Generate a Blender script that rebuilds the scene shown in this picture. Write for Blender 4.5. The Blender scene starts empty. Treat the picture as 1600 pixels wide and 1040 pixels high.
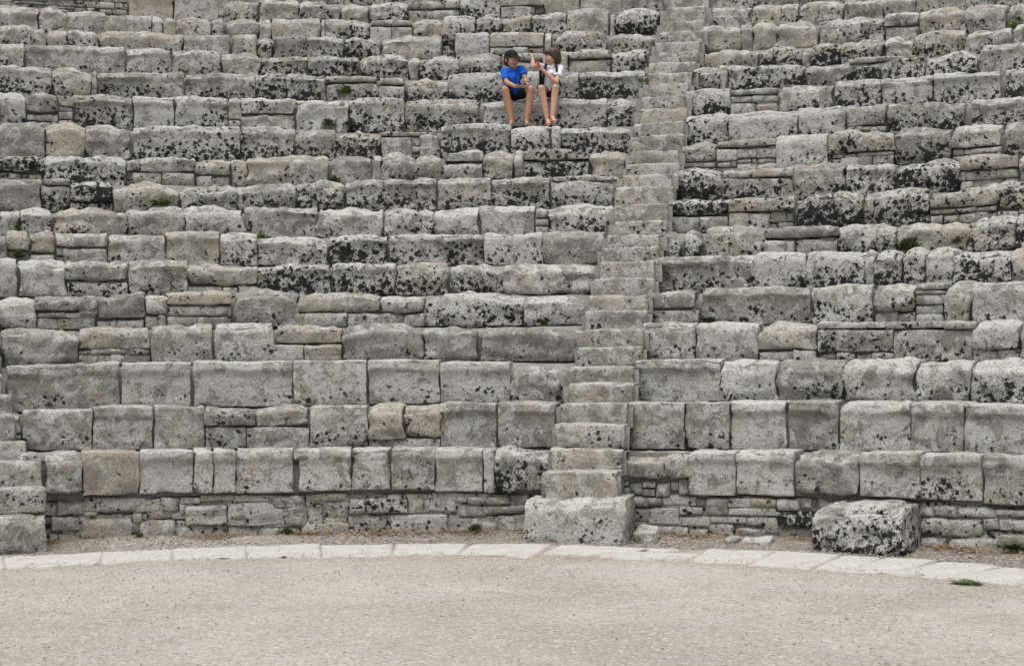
import bpy, bmesh, math, random
import numpy as np
from mathutils import Vector, Matrix

S = bpy.context.scene
C = S.collection
# ---------------------------------------------------------------- camera
cam = bpy.data.cameras.new('camera'); camo = bpy.data.objects.new('camera', cam); C.objects.link(camo)
cam.lens = 55.35; cam.sensor_width = 36; cam.clip_end = 500; cam.clip_start = .1
PITCH, ROLL = .0134056, -.0102367
_f = Vector((0, math.cos(PITCH), math.sin(PITCH))); _r = Vector((1, 0, 0)); _u = _r.cross(_f)
_r2 = _r * math.cos(ROLL) + _u * math.sin(ROLL); _u2 = -_r * math.sin(ROLL) + _u * math.cos(ROLL)
_m = Matrix.Identity(4)
for i in range(3):
    _m[i][0] = _r2[i]; _m[i][1] = _u2[i]; _m[i][2] = -_f[i]
_m[0][3], _m[1][3], _m[2][3] = 1.3768, -6.9881, 1.8563
camo.matrix_world = _m
S.camera = camo
# ---------------------------------------------------------------- overcast daylight
SUN_EL, SUN_AZ = math.radians(74), math.radians(205)       # azimuth clockwise from +Y: behind the camera, to the left
wd = bpy.data.worlds.new('World'); S.world = wd; wd.use_nodes = True
nt = wd.node_tree; bg = nt.nodes['Background']
sky = nt.nodes.new('ShaderNodeTexSky'); sky.sky_type = 'NISHITA'; sky.sun_disc = False
sky.sun_elevation = SUN_EL; sky.sun_rotation = SUN_AZ; sky.air_density = 1.0; sky.dust_density = 6.0; sky.ozone_density = 1.0
hs = nt.nodes.new('ShaderNodeHueSaturation'); hs.inputs['Saturation'].default_value = .34     # cloud cover: nearly colourless sky
nt.links.new(sky.outputs[0], hs.inputs['Color']); nt.links.new(hs.outputs[0], bg.inputs['Color'])
bg.inputs['Strength'].default_value = .115
sl = bpy.data.lights.new('sun', 'SUN'); so = bpy.data.objects.new('sun', sl); C.objects.link(so)
sl.energy = 1.3; sl.angle = math.radians(70); sl.color = (1, .985, .965)
_d = Vector((math.sin(SUN_AZ) * math.cos(SUN_EL), math.cos(SUN_AZ) * math.cos(SUN_EL), math.sin(SUN_EL)))
so.rotation_euler = _d.to_track_quat('Z', 'Y').to_euler(); so.location = _d * 60
S.view_settings.view_transform = 'Standard'; S.view_settings.look = 'None'
S.view_settings.exposure = .42; S.view_settings.gamma = 1
S.view_settings.use_curve_mapping = False

# ---------------------------------------------------------------- survey of the blocks, row by row from the ground (0 is the footing)
# (bearing start, bearing end, height of the top at left / middle / right, height of the foot, shape, black lichen, tone); metres and radians round the orchestra centre
BLOCKS = {
0: [
  (-0.3479,-0.3214,0.442,0.437,0.432,0.289,'R',0,'t'),
  (-0.3539,-0.3255,0.284,0.278,0.272,0.137,'F',0,'d'),
  (-0.3567,-0.3481,0.126,0.124,0.122,-0.03,'R',0,'t'),
  (-0.3468,-0.3256,0.121,0.116,0.112,-0.03,'R',0,'o'),
  (-0.3201,-0.2569,0.463,0.453,0.442,0.31,'R',0,'g'),
  (-0.3202,-0.3068,0.315,0.313,0.31,0.268,'R',0,'g'),
  (-0.3235,-0.2713,0.278,0.268,0.259,-0.03,'R',0,'o'),
  (-0.2699,-0.2598,0.291,0.289,0.287,0.172,'R',0,'o'),
  (-0.2563,-0.2202,0.436,0.43,0.425,0.215,'R',2,'o'),
  (-0.2625,-0.2258,0.21,0.204,0.198,-0.03,'R',0,'t'),
  (-0.2195,-0.214,0.366,0.365,0.364,0.254,'F',0,'w'),
  (-0.2174,-0.1982,0.424,0.422,0.419,0.363,'F',0,'w'),
  (-0.1968,-0.1623,0.445,0.441,0.437,0.382,'F',0,'t'),
  (-0.1609,-0.1094,0.436,0.431,0.426,0.365,'F',0,'o'),
  (-0.2127,-0.17,0.351,0.345,0.34,0.142,'R',0,'b'),
  (-0.1686,-0.1087,0.359,0.352,0.346,0.122,'R',0,'b'),
  (-0.2252,-0.1722,0.139,0.131,0.123,-0.03,'F',1,'w'),
  (-0.1702,-0.1131,0.116,0.109,0.103,-0.03,'F',1,'w'),
  (-0.1087,-0.0814,0.333,0.35,0.348,0.099,'A',1,'g'),
  (-0.08,-0.0652,0.308,0.307,0.306,0.082,'R',0,'w'),
  (-0.0785,-0.039,0.44,0.437,0.434,0.358,'R',0,'t'),
  (-0.0645,-0.0349,0.358,0.356,0.354,0.177,'A',0,'d'),
  (-0.0334,-0.0178,0.394,0.393,0.392,0.234,'R',1,'w'),
  (-0.0886,-0.0343,0.171,0.166,0.162,-0.03,'R',0,'t'),
  (-0.1111,-0.09,0.089,0.087,0.085,-0.03,'R',0,'g'),
  (-0.0322,0.0117,0.202,0.199,0.197,-0.03,'R',3,'t'),
  (-0.0164,0.0297,0.405,0.403,0.401,0.224,'R',4,'t'),
  (0.0304,0.0468,0.394,0.394,0.393,0.222,'F',0,'t'),
  (0.0489,0.0838,0.387,0.406,0.385,0.227,'A',0,'b'),
  (0.0845,0.0966,0.385,0.385,0.385,0.332,'R',0,'g'),
  (0.0844,0.1179,0.319,0.319,0.319,0.187,'R',0,'g'),
  (0.0966,0.1429,0.398,0.398,0.398,0.312,'R',0,'g'),
  (0.1193,0.1585,0.299,0.299,0.3,0.22,'R',0,'g'),
  (0.0118,0.0736,0.21,0.208,0.207,-0.03,'F',1,'b'),
  (0.075,0.1113,0.18,0.18,0.18,-0.03,'R',0,'d'),
  (0.112,0.1291,0.147,0.147,0.147,-0.03,'R',0,'t'),
  (0.1299,0.1598,0.213,0.214,0.215,-0.03,'R',0,'d'),
  (0.2654,0.2753,0.622,0.623,0.623,0.571,'F',0,'w'),
  (0.2639,0.2752,0.557,0.558,0.558,0.512,'F',0,'g'),
  (0.2638,0.2766,0.499,0.499,0.5,0.421,'F',0,'g'),
  (0.2766,0.2901,0.565,0.566,0.566,0.423,'R',0,'g'),
  (0.2908,0.3055,0.56,0.561,0.562,0.496,'R',0,'b'),
  (0.2907,0.3047,0.482,0.483,0.484,0.412,'F',0,'g'),
  (0.3063,0.321,0.562,0.563,0.564,0.408,'R',0,'g'),
  (0.3217,0.3301,0.571,0.571,0.572,0.475,'F',0,'g'),
  (0.3309,0.3407,0.591,0.592,0.593,0.438,'F',0,'t'),
  (0.2637,0.275,0.401,0.402,0.403,0.33,'R',0,'g'),
  (0.2764,0.2962,0.396,0.398,0.399,0.307,'R',0,'g'),
  (0.2969,0.3117,0.393,0.394,0.395,0.323,'R',0,'g'),
  (0.3131,0.3488,0.408,0.412,0.415,0.322,'F',0,'b'),
  (0.2756,0.2968,0.286,0.288,0.289,0.139,'R',1,'d'),
  (0.2982,0.3305,0.309,0.312,0.315,0.132,'R',0,'b'),
  (0.3319,0.3564,0.309,0.312,0.314,0.235,'F',0,'b'),
  (0.3318,0.3633,0.219,0.223,0.226,0.12,'F',0,'b'),
  (0.3502,0.3593,0.396,0.397,0.398,0.32,'R',0,'d'),
  (0.3607,0.3837,0.405,0.407,0.41,0.235,'R',0,'g'),
  (0.3844,0.4086,0.403,0.406,0.409,0.318,'F',0,'w'),
  (0.4093,0.4355,0.416,0.419,0.423,0.331,'R',0,'o'),
  (0.3856,0.4354,0.309,0.315,0.322,0.246,'F',0,'b'),
  (0.3647,0.4029,0.22,0.225,0.231,0.162,'F',0,'b'),
  (0.4042,0.4359,0.225,0.23,0.235,0.141,'F',0,'b'),
  (0.3057,0.3401,0.11,0.114,0.118,-0.03,'R',0,'g'),
  (0.3415,0.361,0.106,0.108,0.111,-0.03,'R',0,'t'),
  (0.3625,0.3889,0.143,0.147,0.151,-0.03,'R',0,'g'),
  (0.3909,0.4241,0.12,0.125,0.13,-0.03,'R',1,'t'),
  (0.4376,0.4609,0.417,0.42,0.424,0.308,'R',0,'w'),
  (0.4629,0.4731,0.43,0.432,0.433,0.332,'F',0,'w'),
  (0.4367,0.4736,0.291,0.297,0.303,0.154,'R',6,'w'),
  (0.4372,0.4734,0.135,0.141,0.148,-0.03,'R',1,'d'),
  (0.5737,0.6013,0.396,0.401,0.407,0.305,'R',0,'w'),
  (0.6026,0.6254,0.402,0.407,0.412,0.318,'R',0,'b'),
  (0.6266,0.6639,0.407,0.415,0.424,0.327,'R',0,'b'),
  (0.6652,0.7231,0.401,0.416,0.431,0.353,'R',0,'b'),
  (0.5788,0.6497,0.29,0.306,0.323,0.134,'R',0,'w'),
  (0.651,0.6663,0.318,0.322,0.326,0.217,'R',0,'b'),
  (0.6676,0.723,0.327,0.342,0.357,0.215,'R',0,'b'),
  (0.5805,0.6132,0.104,0.113,0.122,-0.03,'R',0,'g'),
  (0.6145,0.6648,0.122,0.136,0.151,-0.03,'R',0,'t'),
  (0.6674,0.7228,0.187,0.204,0.221,0.066,'R',0,'t'),
],
1: [
  (-0.36,-0.3235,0.929,0.924,0.919,0.515,'R',1,'g'),
  (-0.3222,-0.2629,0.925,0.917,0.91,0.479,'F',0,'o'),
  (-0.2622,-0.2054,0.923,0.916,0.91,0.474,'L',0,'w'),
  (-0.2047,-0.184,0.916,0.914,0.912,0.47,'L',0,'w'),
  (-0.1833,-0.1597,0.912,0.91,0.907,0.464,'L',0,'w'),
  (-0.159,-0.0967,0.914,0.908,0.904,0.455,'L',0,'w'),
  (-0.0953,-0.0798,0.897,0.896,0.895,0.784,'R',0,'d'),
  (-0.0897,-0.0324,0.903,0.899,0.902,0.463,'L',1,'w'),
  (-0.0303,0.0103,0.902,0.899,0.897,0.47,'L',1,'w'),
  (0.0124,0.0602,0.897,0.895,0.894,0.46,'L',2,'g'),
  (0.0623,0.1138,0.894,0.892,0.891,0.444,'L',0,'w'),
  (0.1153,0.1267,0.891,0.891,0.891,0.431,'F',2,'w'),
  (0.1281,0.1874,0.891,0.89,0.851,0.444,'R',5,'g'),
  (0.2672,0.3167,0.835,0.83,0.813,0.598,'R',1,'t'),
  (0.3174,0.3435,0.852,0.853,0.854,0.61,'R',1,'t'),
  (0.3435,0.3932,0.867,0.87,0.873,0.431,'L',0,'w'),
  (0.3939,0.4554,0.873,0.877,0.882,0.445,'L',0,'w'),
  (0.4582,0.5255,0.889,0.895,0.901,0.47,'R',1,'d'),
  (0.5269,0.5882,0.889,0.896,0.903,0.467,'L',1,'w'),
  (0.5895,0.6522,0.885,0.894,0.902,0.463,'L',1,'w'),
  (0.6541,0.727,0.897,0.896,0.891,0.448,'L',1,'g'),
],
2: [
  (-0.4328,-0.4027,1.297,1.293,1.29,1.085,'R',1,'d'),
  (-0.402,-0.3805,1.309,1.307,1.304,1.091,'R',1,'d'),
  (-0.3785,-0.3089,1.33,1.329,1.335,0.909,'F',1,'g'),
  (-0.3075,-0.2469,1.348,1.356,1.357,0.898,'L',1,'g'),
  (-0.2449,-0.1927,1.35,1.345,1.341,0.889,'L',0,'g'),
  (-0.1913,-0.1378,1.341,1.316,1.292,1.126,'R',2,'d'),
  (-0.1908,-0.1489,1.117,1.113,1.11,0.882,'F',2,'d'),
  (-0.1475,-0.0812,1.109,1.104,1.099,0.875,'F',1,'w'),
  (-0.1365,-0.081,1.312,1.342,1.338,1.117,'R',1,'t'),
  (-0.0796,-0.0181,1.331,1.328,1.324,0.868,'F',2,'g'),
  (-0.016,0.0214,1.331,1.329,1.327,0.959,'R',0,'t'),
  (0.0221,0.059,1.327,1.325,1.324,0.976,'R',1,'o'),
  (-0.0164,0.0594,0.968,0.964,0.961,0.862,'F',1,'w'),
  (0.0604,0.1211,1.351,1.349,1.347,0.857,'L',1,'g'),
  (0.1225,0.1859,1.353,1.351,1.35,0.854,'L',1,'g'),
  (0.2628,0.3248,1.347,1.347,1.347,0.851,'F',2,'g'),
  (0.3261,0.3725,1.347,1.347,1.347,0.851,'F',2,'g'),
  (0.3739,0.4325,1.354,1.354,1.355,0.852,'L',1,'w'),
  (0.4345,0.4864,1.361,1.362,1.363,0.854,'L',1,'d'),
  (0.4877,0.5588,1.351,1.353,1.355,0.857,'L',1,'w'),
  (0.5601,0.6117,1.349,1.351,1.353,0.862,'L',1,'g'),
  (0.613,0.7033,1.341,1.34,1.327,0.868,'L',1,'w'),
],
3: [
  (-0.4331,-0.3932,1.788,1.785,1.783,1.288,'F',1,'d'),
  (-0.3907,-0.2783,1.796,1.809,1.817,1.294,'L',1,'g'),
  (-0.2764,-0.2068,1.809,1.812,1.808,1.301,'L',0,'w'),
  (-0.2029,-0.1013,1.822,1.816,1.81,1.307,'L',0,'w'),
  (-0.0993,-0.0232,1.817,1.813,1.809,1.312,'F',1,'w'),
  (-0.0211,0.0543,1.816,1.812,1.808,1.316,'L',1,'w'),
  (0.0556,0.1284,1.786,1.783,1.779,1.319,'L',1,'w'),
  (0.1304,0.1943,1.722,1.754,1.695,1.322,'A',2,'g'),
  (0.2614,0.3511,1.78,1.79,1.786,1.325,'L',0,'w'),
  (0.3524,0.4085,1.779,1.776,1.774,1.325,'R',1,'w'),
  (0.4097,0.4766,1.76,1.764,1.762,1.325,'R',2,'d'),
  (0.4779,0.5471,1.768,1.765,1.763,1.325,'R',2,'w'),
  (0.5484,0.5999,1.756,1.754,1.753,1.324,'R',2,'w'),
  (0.6017,0.6824,1.746,1.756,1.741,1.323,'R',3,'w'),
],
4: [
  (-0.4278,-0.3942,2.187,2.186,2.186,1.779,'R',1,'g'),
  (-0.3924,-0.3176,2.2,2.198,2.175,1.779,'R',0,'d'),
  (-0.3164,-0.2472,2.197,2.216,2.214,1.959,'R',0,'t'),
  (-0.2453,-0.1844,2.221,2.226,2.232,1.779,'L',1,'g'),
  (-0.1812,-0.122,2.239,2.244,2.249,1.778,'F',1,'w'),
  (-0.1207,-0.0523,2.212,2.223,2.191,2.004,'R',1,'t'),
  (-0.1209,-0.0907,1.993,1.992,1.99,1.777,'R',0,'w'),
  (-0.09,-0.0531,1.997,1.995,1.993,1.776,'R',0,'o'),
  (-0.049,0.032,2.212,2.237,2.225,1.773,'A',0,'d'),
  (0.0333,0.0899,2.181,2.2,2.182,1.771,'A',1,'d'),
  (0.0919,0.1957,2.174,2.182,2.116,1.766,'R',1,'d'),
  (0.26,0.3137,2.207,2.202,2.198,1.757,'F',3,'w'),
  (0.3157,0.3766,2.19,2.185,2.179,1.753,'F',2,'w'),
  (0.3779,0.4354,2.165,2.16,2.147,1.874,'R',0,'t'),
  (0.4374,0.5032,2.181,2.168,2.161,2.093,'F',0,'g'),
  (0.4379,0.5105,2.085,2.078,2.072,1.839,'F',3,'g'),
  (0.5044,0.5584,2.168,2.162,2.156,2.081,'F',1,'d'),
  (0.5117,0.5866,2.071,2.065,2.058,1.734,'F',2,'g'),
  (0.5596,0.5867,2.162,2.159,2.156,2.067,'R',0,'g'),
  (0.5877,0.605,1.933,1.931,1.93,1.729,'R',0,'w'),
  (0.5892,0.6289,2.162,2.158,2.16,1.858,'R',0,'w'),
  (0.6301,0.6639,2.159,2.155,2.151,1.724,'R',1,'t'),
],
5: [
  (-0.423,-0.3895,2.569,2.57,2.571,2.298,'R',1,'g'),
  (-0.3883,-0.3537,2.557,2.572,2.566,2.183,'A',0,'w'),
  (-0.3531,-0.2979,2.58,2.581,2.582,2.406,'R',1,'d'),
  (-0.3144,-0.2979,2.486,2.486,2.486,2.354,'R',0,'g'),
  (-0.2967,-0.2509,2.596,2.626,2.626,2.316,'R',1,'d'),
  (-0.2497,-0.2291,2.597,2.597,2.596,2.359,'R',0,'g'),
  (-0.2297,-0.1653,2.634,2.648,2.632,2.469,'R',0,'o'),
  (-0.2279,-0.1692,2.462,2.461,2.46,2.342,'R',1,'g'),
  (-0.1621,-0.0987,2.639,2.653,2.628,2.191,'A',1,'d'),
  (-0.0981,-0.0158,2.598,2.602,2.59,2.376,'R',0,'t'),
  (-0.1008,-0.0491,2.365,2.362,2.36,2.191,'R',0,'g'),
  (-0.0478,-0.0049,2.359,2.357,2.355,2.19,'R',0,'g'),
  (-0.0139,0.0291,2.56,2.565,2.555,2.361,'R',0,'b'),
  (0.0291,0.1311,2.562,2.615,2.569,2.187,'A',3,'w'),
  (0.1324,0.1949,2.546,2.548,2.512,2.182,'R',3,'w'),
  (0.2578,0.3041,2.581,2.575,2.577,2.368,'F',1,'d'),
  (0.2576,0.3083,2.351,2.346,2.341,2.171,'R',1,'g'),
  (0.3105,0.4172,2.604,2.597,2.595,2.162,'L',2,'d'),
  (0.4191,0.4764,2.602,2.599,2.597,2.151,'F',3,'w'),
  (0.4789,0.5176,2.596,2.596,2.575,2.282,'R',1,'t'),
  (0.5188,0.5439,2.589,2.584,2.579,2.508,'R',0,'g'),
  (0.5439,0.57,2.586,2.595,2.583,2.134,'A',2,'t'),
  (0.5712,0.6473,2.596,2.581,2.565,2.125,'F',2,'w'),
],
6: [
  (-0.4187,-0.3858,3.034,3.037,3.04,2.569,'F',1,'g'),
  (-0.3846,-0.3689,3.048,3.049,3.05,2.57,'F',0,'w'),
  (-0.3671,-0.324,3.021,3.031,3.034,2.571,'R',1,'w'),
  (-0.3228,-0.2655,3.011,3.022,3.016,2.779,'R',1,'g'),
  (-0.3217,-0.2663,2.755,2.756,2.757,2.573,'R',2,'w'),
  (-0.2643,-0.2079,3.032,3.041,3.05,2.574,'L',3,'g'),
  (-0.2073,-0.1399,2.996,2.981,2.988,2.726,'R',0,'t'),
  (-0.1393,-0.0679,2.942,2.995,3.0,2.576,'L',6,'w'),
  (-0.0666,-0.0034,2.992,2.997,2.986,2.576,'L',5,'w'),
  (-0.0015,0.0485,2.986,2.99,3.002,2.576,'R',4,'t'),
  (0.051,0.103,2.955,2.974,2.915,2.576,'A',4,'w'),
  (0.1049,0.1997,2.961,2.966,2.901,2.575,'R',2,'t'),
  (0.2563,0.3548,3.007,3.006,3.003,2.571,'L',4,'g'),
  (0.356,0.4028,3.025,3.016,3.006,2.568,'F',3,'b'),
  (0.4047,0.4592,3.02,3.015,3.017,2.566,'F',4,'b'),
  (0.4604,0.467,3.002,3.001,2.999,2.564,'R',0,'g'),
  (0.4682,0.4932,2.998,3.014,2.986,2.564,'A',5,'w'),
  (0.495,0.5145,2.993,3.002,2.99,2.562,'A',5,'w'),
  (0.5157,0.5402,3.011,3.012,2.998,2.561,'R',3,'w'),
  (0.5414,0.5919,2.983,2.955,2.935,2.559,'R',5,'b'),
  (0.593,0.6323,2.941,2.937,2.953,2.556,'R',1,'t'),
],
7: [
  (-0.4148,-0.3756,3.389,3.395,3.4,3.01,'R',1,'d'),
  (-0.3738,-0.3542,3.415,3.418,3.42,3.156,'A',0,'t'),
  (-0.3537,-0.331,3.405,3.407,3.41,3.136,'A',0,'t'),
  (-0.3298,-0.2827,3.394,3.399,3.403,3.219,'F',0,'t'),
  (-0.3229,-0.2833,3.194,3.196,3.199,2.999,'F',0,'t'),
  (-0.2815,-0.2287,3.379,3.391,3.393,2.994,'F',1,'g'),
  (-0.2281,-0.1769,3.425,3.427,3.429,2.989,'L',2,'t'),
  (-0.1757,-0.1412,3.405,3.406,3.406,2.986,'F',3,'w'),
  (-0.14,-0.0741,3.366,3.374,3.356,2.982,'R',3,'w'),
  (-0.0704,-0.0139,3.364,3.394,3.359,2.977,'L',6,'w'),
  (-0.012,0.0819,3.375,3.392,3.375,2.972,'L',4,'w'),
  (0.0832,0.1375,3.391,3.385,3.378,2.969,'F',2,'b'),
  (0.1387,0.1984,3.394,3.385,3.376,2.967,'F',1,'d'),
  (0.2534,0.2719,3.317,3.4,3.271,2.964,'A',4,'w'),
  (0.2763,0.2918,3.348,3.368,3.342,2.964,'A',4,'w'),
  (0.298,0.3538,3.409,3.412,3.391,2.963,'R',3,'t'),
  (0.355,0.423,3.368,3.358,3.355,3.213,'R',1,'d'),
  (0.3548,0.3821,3.19,3.184,3.178,2.963,'F',0,'b'),
  (0.3845,0.4222,3.192,3.183,3.174,2.963,'F',0,'g'),
  (0.4242,0.4767,3.362,3.37,3.347,2.963,'A',4,'w'),
  (0.4785,0.5413,3.346,3.341,3.32,2.964,'R',2,'t'),
  (0.5424,0.5829,3.342,3.371,3.364,2.965,'R',5,'w'),
  (0.5841,0.6188,3.377,3.364,3.351,2.966,'R',5,'w'),
],
8: [
  (-0.4113,-0.3794,3.732,3.738,3.743,3.38,'R',2,'g'),
  (-0.3783,-0.3602,3.728,3.731,3.734,3.379,'R',1,'w'),
  (-0.359,-0.3322,3.726,3.738,3.742,3.379,'R',3,'w'),
  (-0.331,-0.2635,3.734,3.783,3.726,3.378,'A',1,'t'),
  (-0.2623,-0.2113,3.75,3.771,3.783,3.377,'R',2,'g'),
  (-0.2101,-0.1546,3.783,3.794,3.788,3.376,'A',2,'w'),
  (-0.1528,-0.0844,3.796,3.798,3.797,3.374,'L',2,'g'),
  (-0.0831,-0.0214,3.789,3.787,3.785,3.372,'R',2,'w'),
  (-0.0196,0.03,3.784,3.798,3.769,3.37,'R',4,'w'),
  (0.0313,0.0717,3.752,3.757,3.769,3.368,'R',1,'w'),
  (0.0729,0.1257,3.793,3.787,3.78,3.366,'L',2,'w'),
  (0.127,0.1394,3.754,3.753,3.751,3.604,'R',3,'w'),
  (0.1406,0.2018,3.726,3.773,3.754,3.362,'R',3,'w'),
  (0.2572,0.3137,3.795,3.814,3.799,3.572,'R',6,'w'),
  (0.2557,0.2844,3.569,3.562,3.556,3.357,'R',0,'g'),
  (0.285,0.311,3.564,3.558,3.551,3.355,'R',0,'g'),
  (0.3143,0.3724,3.806,3.798,3.796,3.599,'R',2,'t'),
  (0.3123,0.3502,3.599,3.589,3.579,3.353,'R',0,'t'),
  (0.3748,0.436,3.771,3.814,3.786,3.348,'A',7,'g'),
  (0.4371,0.4953,3.785,3.81,3.795,3.344,'R',6,'g'),
  (0.4968,0.5547,3.679,3.763,3.806,3.544,'R',2,'t'),
  (0.5558,0.6065,3.827,3.819,3.824,3.479,'R',5,'t'),
],
9: [
  (-0.408,-0.3766,4.156,4.164,4.171,3.723,'R',2,'g'),
  (-0.3755,-0.3391,4.163,4.171,4.178,3.727,'F',1,'d'),
  (-0.3379,-0.313,4.179,4.183,4.188,4.085,'R',2,'g'),
  (-0.338,-0.3142,4.072,4.076,4.08,3.73,'R',5,'g'),
  (-0.313,-0.2757,4.13,4.153,4.142,3.879,'R',6,'w'),
  (-0.2751,-0.2144,4.117,4.158,4.122,3.738,'A',2,'t'),
  (-0.2132,-0.1622,4.114,4.135,4.155,3.744,'R',4,'g'),
  (-0.161,-0.1045,4.147,4.174,4.158,3.748,'A',2,'d'),
  (-0.1033,-0.0603,4.175,4.209,4.166,3.752,'R',6,'w'),
  (-0.0578,0.0283,4.2,4.222,4.224,3.757,'L',5,'g'),
  (0.0301,0.0791,4.223,4.227,4.229,3.761,'L',3,'t'),
  (0.0803,0.1361,4.212,4.212,4.212,3.764,'L',5,'g'),
  (0.1379,0.2043,4.202,4.232,4.158,4.122,'R',1,'t'),
  (0.1384,0.1975,4.126,4.132,4.069,3.767,'R',4,'w'),
  (0.2527,0.2983,4.243,4.28,4.233,3.771,'A',6,'w'),
  (0.2995,0.3645,4.216,4.211,4.221,4.088,'R',0,'t'),
  (0.2994,0.3656,4.092,4.071,4.049,3.772,'F',4,'g'),
  (0.364,0.4105,4.254,4.261,4.234,3.773,'R',4,'t'),
  (0.4117,0.4568,4.217,4.215,4.187,3.773,'L',6,'w'),
  (0.4585,0.5123,4.138,4.209,4.191,3.774,'A',6,'w'),
  (0.5135,0.5626,4.244,4.235,4.201,4.026,'R',1,'o'),
  (0.5642,0.5952,4.215,4.198,4.18,3.773,'R',4,'w'),
],
10: [
  (-0.405,-0.374,4.518,4.527,4.536,4.126,'R',1,'g'),
  (-0.3729,-0.3348,4.528,4.555,4.556,4.311,'R',4,'t'),
  (-0.3336,-0.2624,4.531,4.563,4.559,4.141,'R',5,'b'),
  (-0.2619,-0.2,4.542,4.568,4.567,4.353,'R',2,'w'),
  (-0.2562,-0.2303,4.338,4.342,4.345,4.149,'R',0,'g'),
  (-0.2291,-0.2007,4.345,4.348,4.351,4.153,'R',0,'g'),
  (-0.1988,-0.1683,4.55,4.571,4.547,4.319,'R',1,'t'),
  (-0.1966,-0.1849,4.3,4.301,4.302,4.156,'F',0,'b'),
  (-0.166,-0.153,4.548,4.549,4.55,4.16,'R',2,'g'),
  (-0.1518,-0.0769,4.584,4.614,4.598,4.166,'R',2,'t'),
  (-0.0733,-0.0355,4.58,4.615,4.587,4.172,'A',0,'d'),
  (-0.0342,-0.027,4.587,4.587,4.586,4.175,'R',0,'g'),
  (-0.0258,0.0049,4.63,4.646,4.574,4.177,'A',2,'g'),
  (0.0061,0.0315,4.582,4.606,4.621,4.179,'A',4,'t'),
  (0.0321,0.0684,4.647,4.67,4.656,4.494,'R',1,'g'),
  (0.0302,0.0683,4.446,4.468,4.472,4.182,'R',2,'w'),
  (0.0696,0.0974,4.647,4.669,4.656,4.185,'A',3,'t'),
  (0.0987,0.1071,4.656,4.654,4.653,4.186,'R',1,'g'),
  (0.1077,0.168,4.653,4.676,4.593,4.484,'R',3,'t'),
  (0.1076,0.1679,4.478,4.467,4.454,4.188,'F',6,'b'),
  (0.1698,0.2028,4.592,4.61,4.585,4.191,'R',1,'t'),
  (0.2541,0.2866,4.667,4.665,4.662,4.391,'R',2,'t'),
  (0.2878,0.3423,4.67,4.667,4.68,4.566,'R',0,'t'),
  (0.2883,0.3059,4.542,4.536,4.53,4.391,'F',0,'b'),
  (0.3065,0.3241,4.538,4.531,4.525,4.421,'F',0,'g'),
  (0.3247,0.3415,4.533,4.527,4.52,4.4,'F',0,'g'),
  (0.3429,0.3878,4.704,4.702,4.699,4.197,'F',2,'b'),
  (0.3896,0.4467,4.706,4.728,4.667,4.406,'A',3,'t'),
  (0.4479,0.4961,4.706,4.705,4.678,4.198,'R',5,'d'),
  (0.4977,0.5389,4.676,4.668,4.652,4.373,'R',1,'w'),
  (0.5426,0.585,4.663,4.66,4.656,4.197,'R',3,'d'),
],
11: [
  (-0.4022,-0.3716,5.033,5.044,5.055,4.517,'R',1,'g'),
  (-0.3705,-0.3322,5.047,5.068,5.079,4.524,'F',1,'d'),
  (-0.3312,-0.2968,5.028,5.072,5.064,4.532,'A',2,'o'),
  (-0.2957,-0.2574,5.064,5.082,5.011,4.54,'R',2,'g'),
  (-0.2546,-0.1591,5.057,5.091,5.094,4.553,'L',5,'w'),
  (-0.158,-0.1088,5.085,5.089,5.074,4.566,'L',5,'g'),
  (-0.1076,-0.071,5.047,5.049,5.049,4.573,'F',4,'d'),
  (-0.0705,-0.0301,4.986,5.03,4.984,4.58,'A',6,'t'),
  (-0.0289,0.0223,5.02,5.017,5.003,4.927,'R',1,'g'),
  (-0.0278,-0.001,4.912,4.91,4.908,4.585,'F',1,'t'),
  (0.0068,0.0246,4.952,4.96,4.94,4.589,'A',2,'w'),
  (0.0271,0.0916,5.092,5.12,5.11,4.595,'L',5,'w'),
  (0.0928,0.1286,5.056,5.058,5.041,4.602,'F',4,'b'),
  (0.1298,0.1381,5.05,5.048,5.046,4.604,'F',2,'w'),
  (0.1393,0.2027,5.028,5.021,4.986,4.608,'L',6,'w'),
  (0.254,0.2919,5.138,5.132,5.117,4.618,'R',6,'b'),
  (0.2931,0.3547,5.125,5.133,5.113,4.623,'F',3,'b'),
  (0.3558,0.3972,5.164,5.152,5.139,4.626,'F',4,'b'),
  (0.3983,0.4323,5.146,5.136,5.117,4.822,'F',1,'g'),
  (0.4334,0.499,5.124,5.093,5.06,4.632,'F',5,'g'),
  (0.5054,0.5754,5.093,5.069,5.043,4.635,'L',4,'g'),
],
12: [
  (-0.3996,-0.3693,5.536,5.549,5.562,5.039,'R',3,'w'),
  (-0.3682,-0.3462,5.545,5.562,5.553,5.039,'R',3,'b'),
  (-0.3451,-0.319,5.563,5.581,5.572,5.269,'A',1,'d'),
  (-0.3179,-0.3064,5.555,5.559,5.562,5.371,'R',0,'t'),
  (-0.3053,-0.2542,5.554,5.587,5.556,5.038,'L',5,'g'),
  (-0.2537,-0.2182,5.574,5.583,5.59,5.038,'L',2,'b'),
  (-0.217,-0.1703,5.581,5.608,5.579,5.038,'L',4,'b'),
  (-0.1691,-0.1582,5.579,5.581,5.582,5.242,'F',0,'g'),
  (-0.157,-0.1096,5.582,5.597,5.582,5.33,'R',0,'w'),
  (-0.1583,-0.1109,5.307,5.312,5.315,5.039,'R',0,'g'),
  (-0.1084,-0.0611,5.564,5.556,5.576,5.041,'R',2,'w'),
  (-0.0594,-0.01,5.594,5.611,5.572,5.042,'L',5,'w'),
  (-0.0089,0.0607,5.535,5.565,5.556,5.045,'R',5,'g'),
  (0.0642,0.1197,5.499,5.517,5.515,5.049,'L',4,'b'),
  (0.1215,0.1761,5.541,5.537,5.521,5.053,'L',4,'b'),
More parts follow.
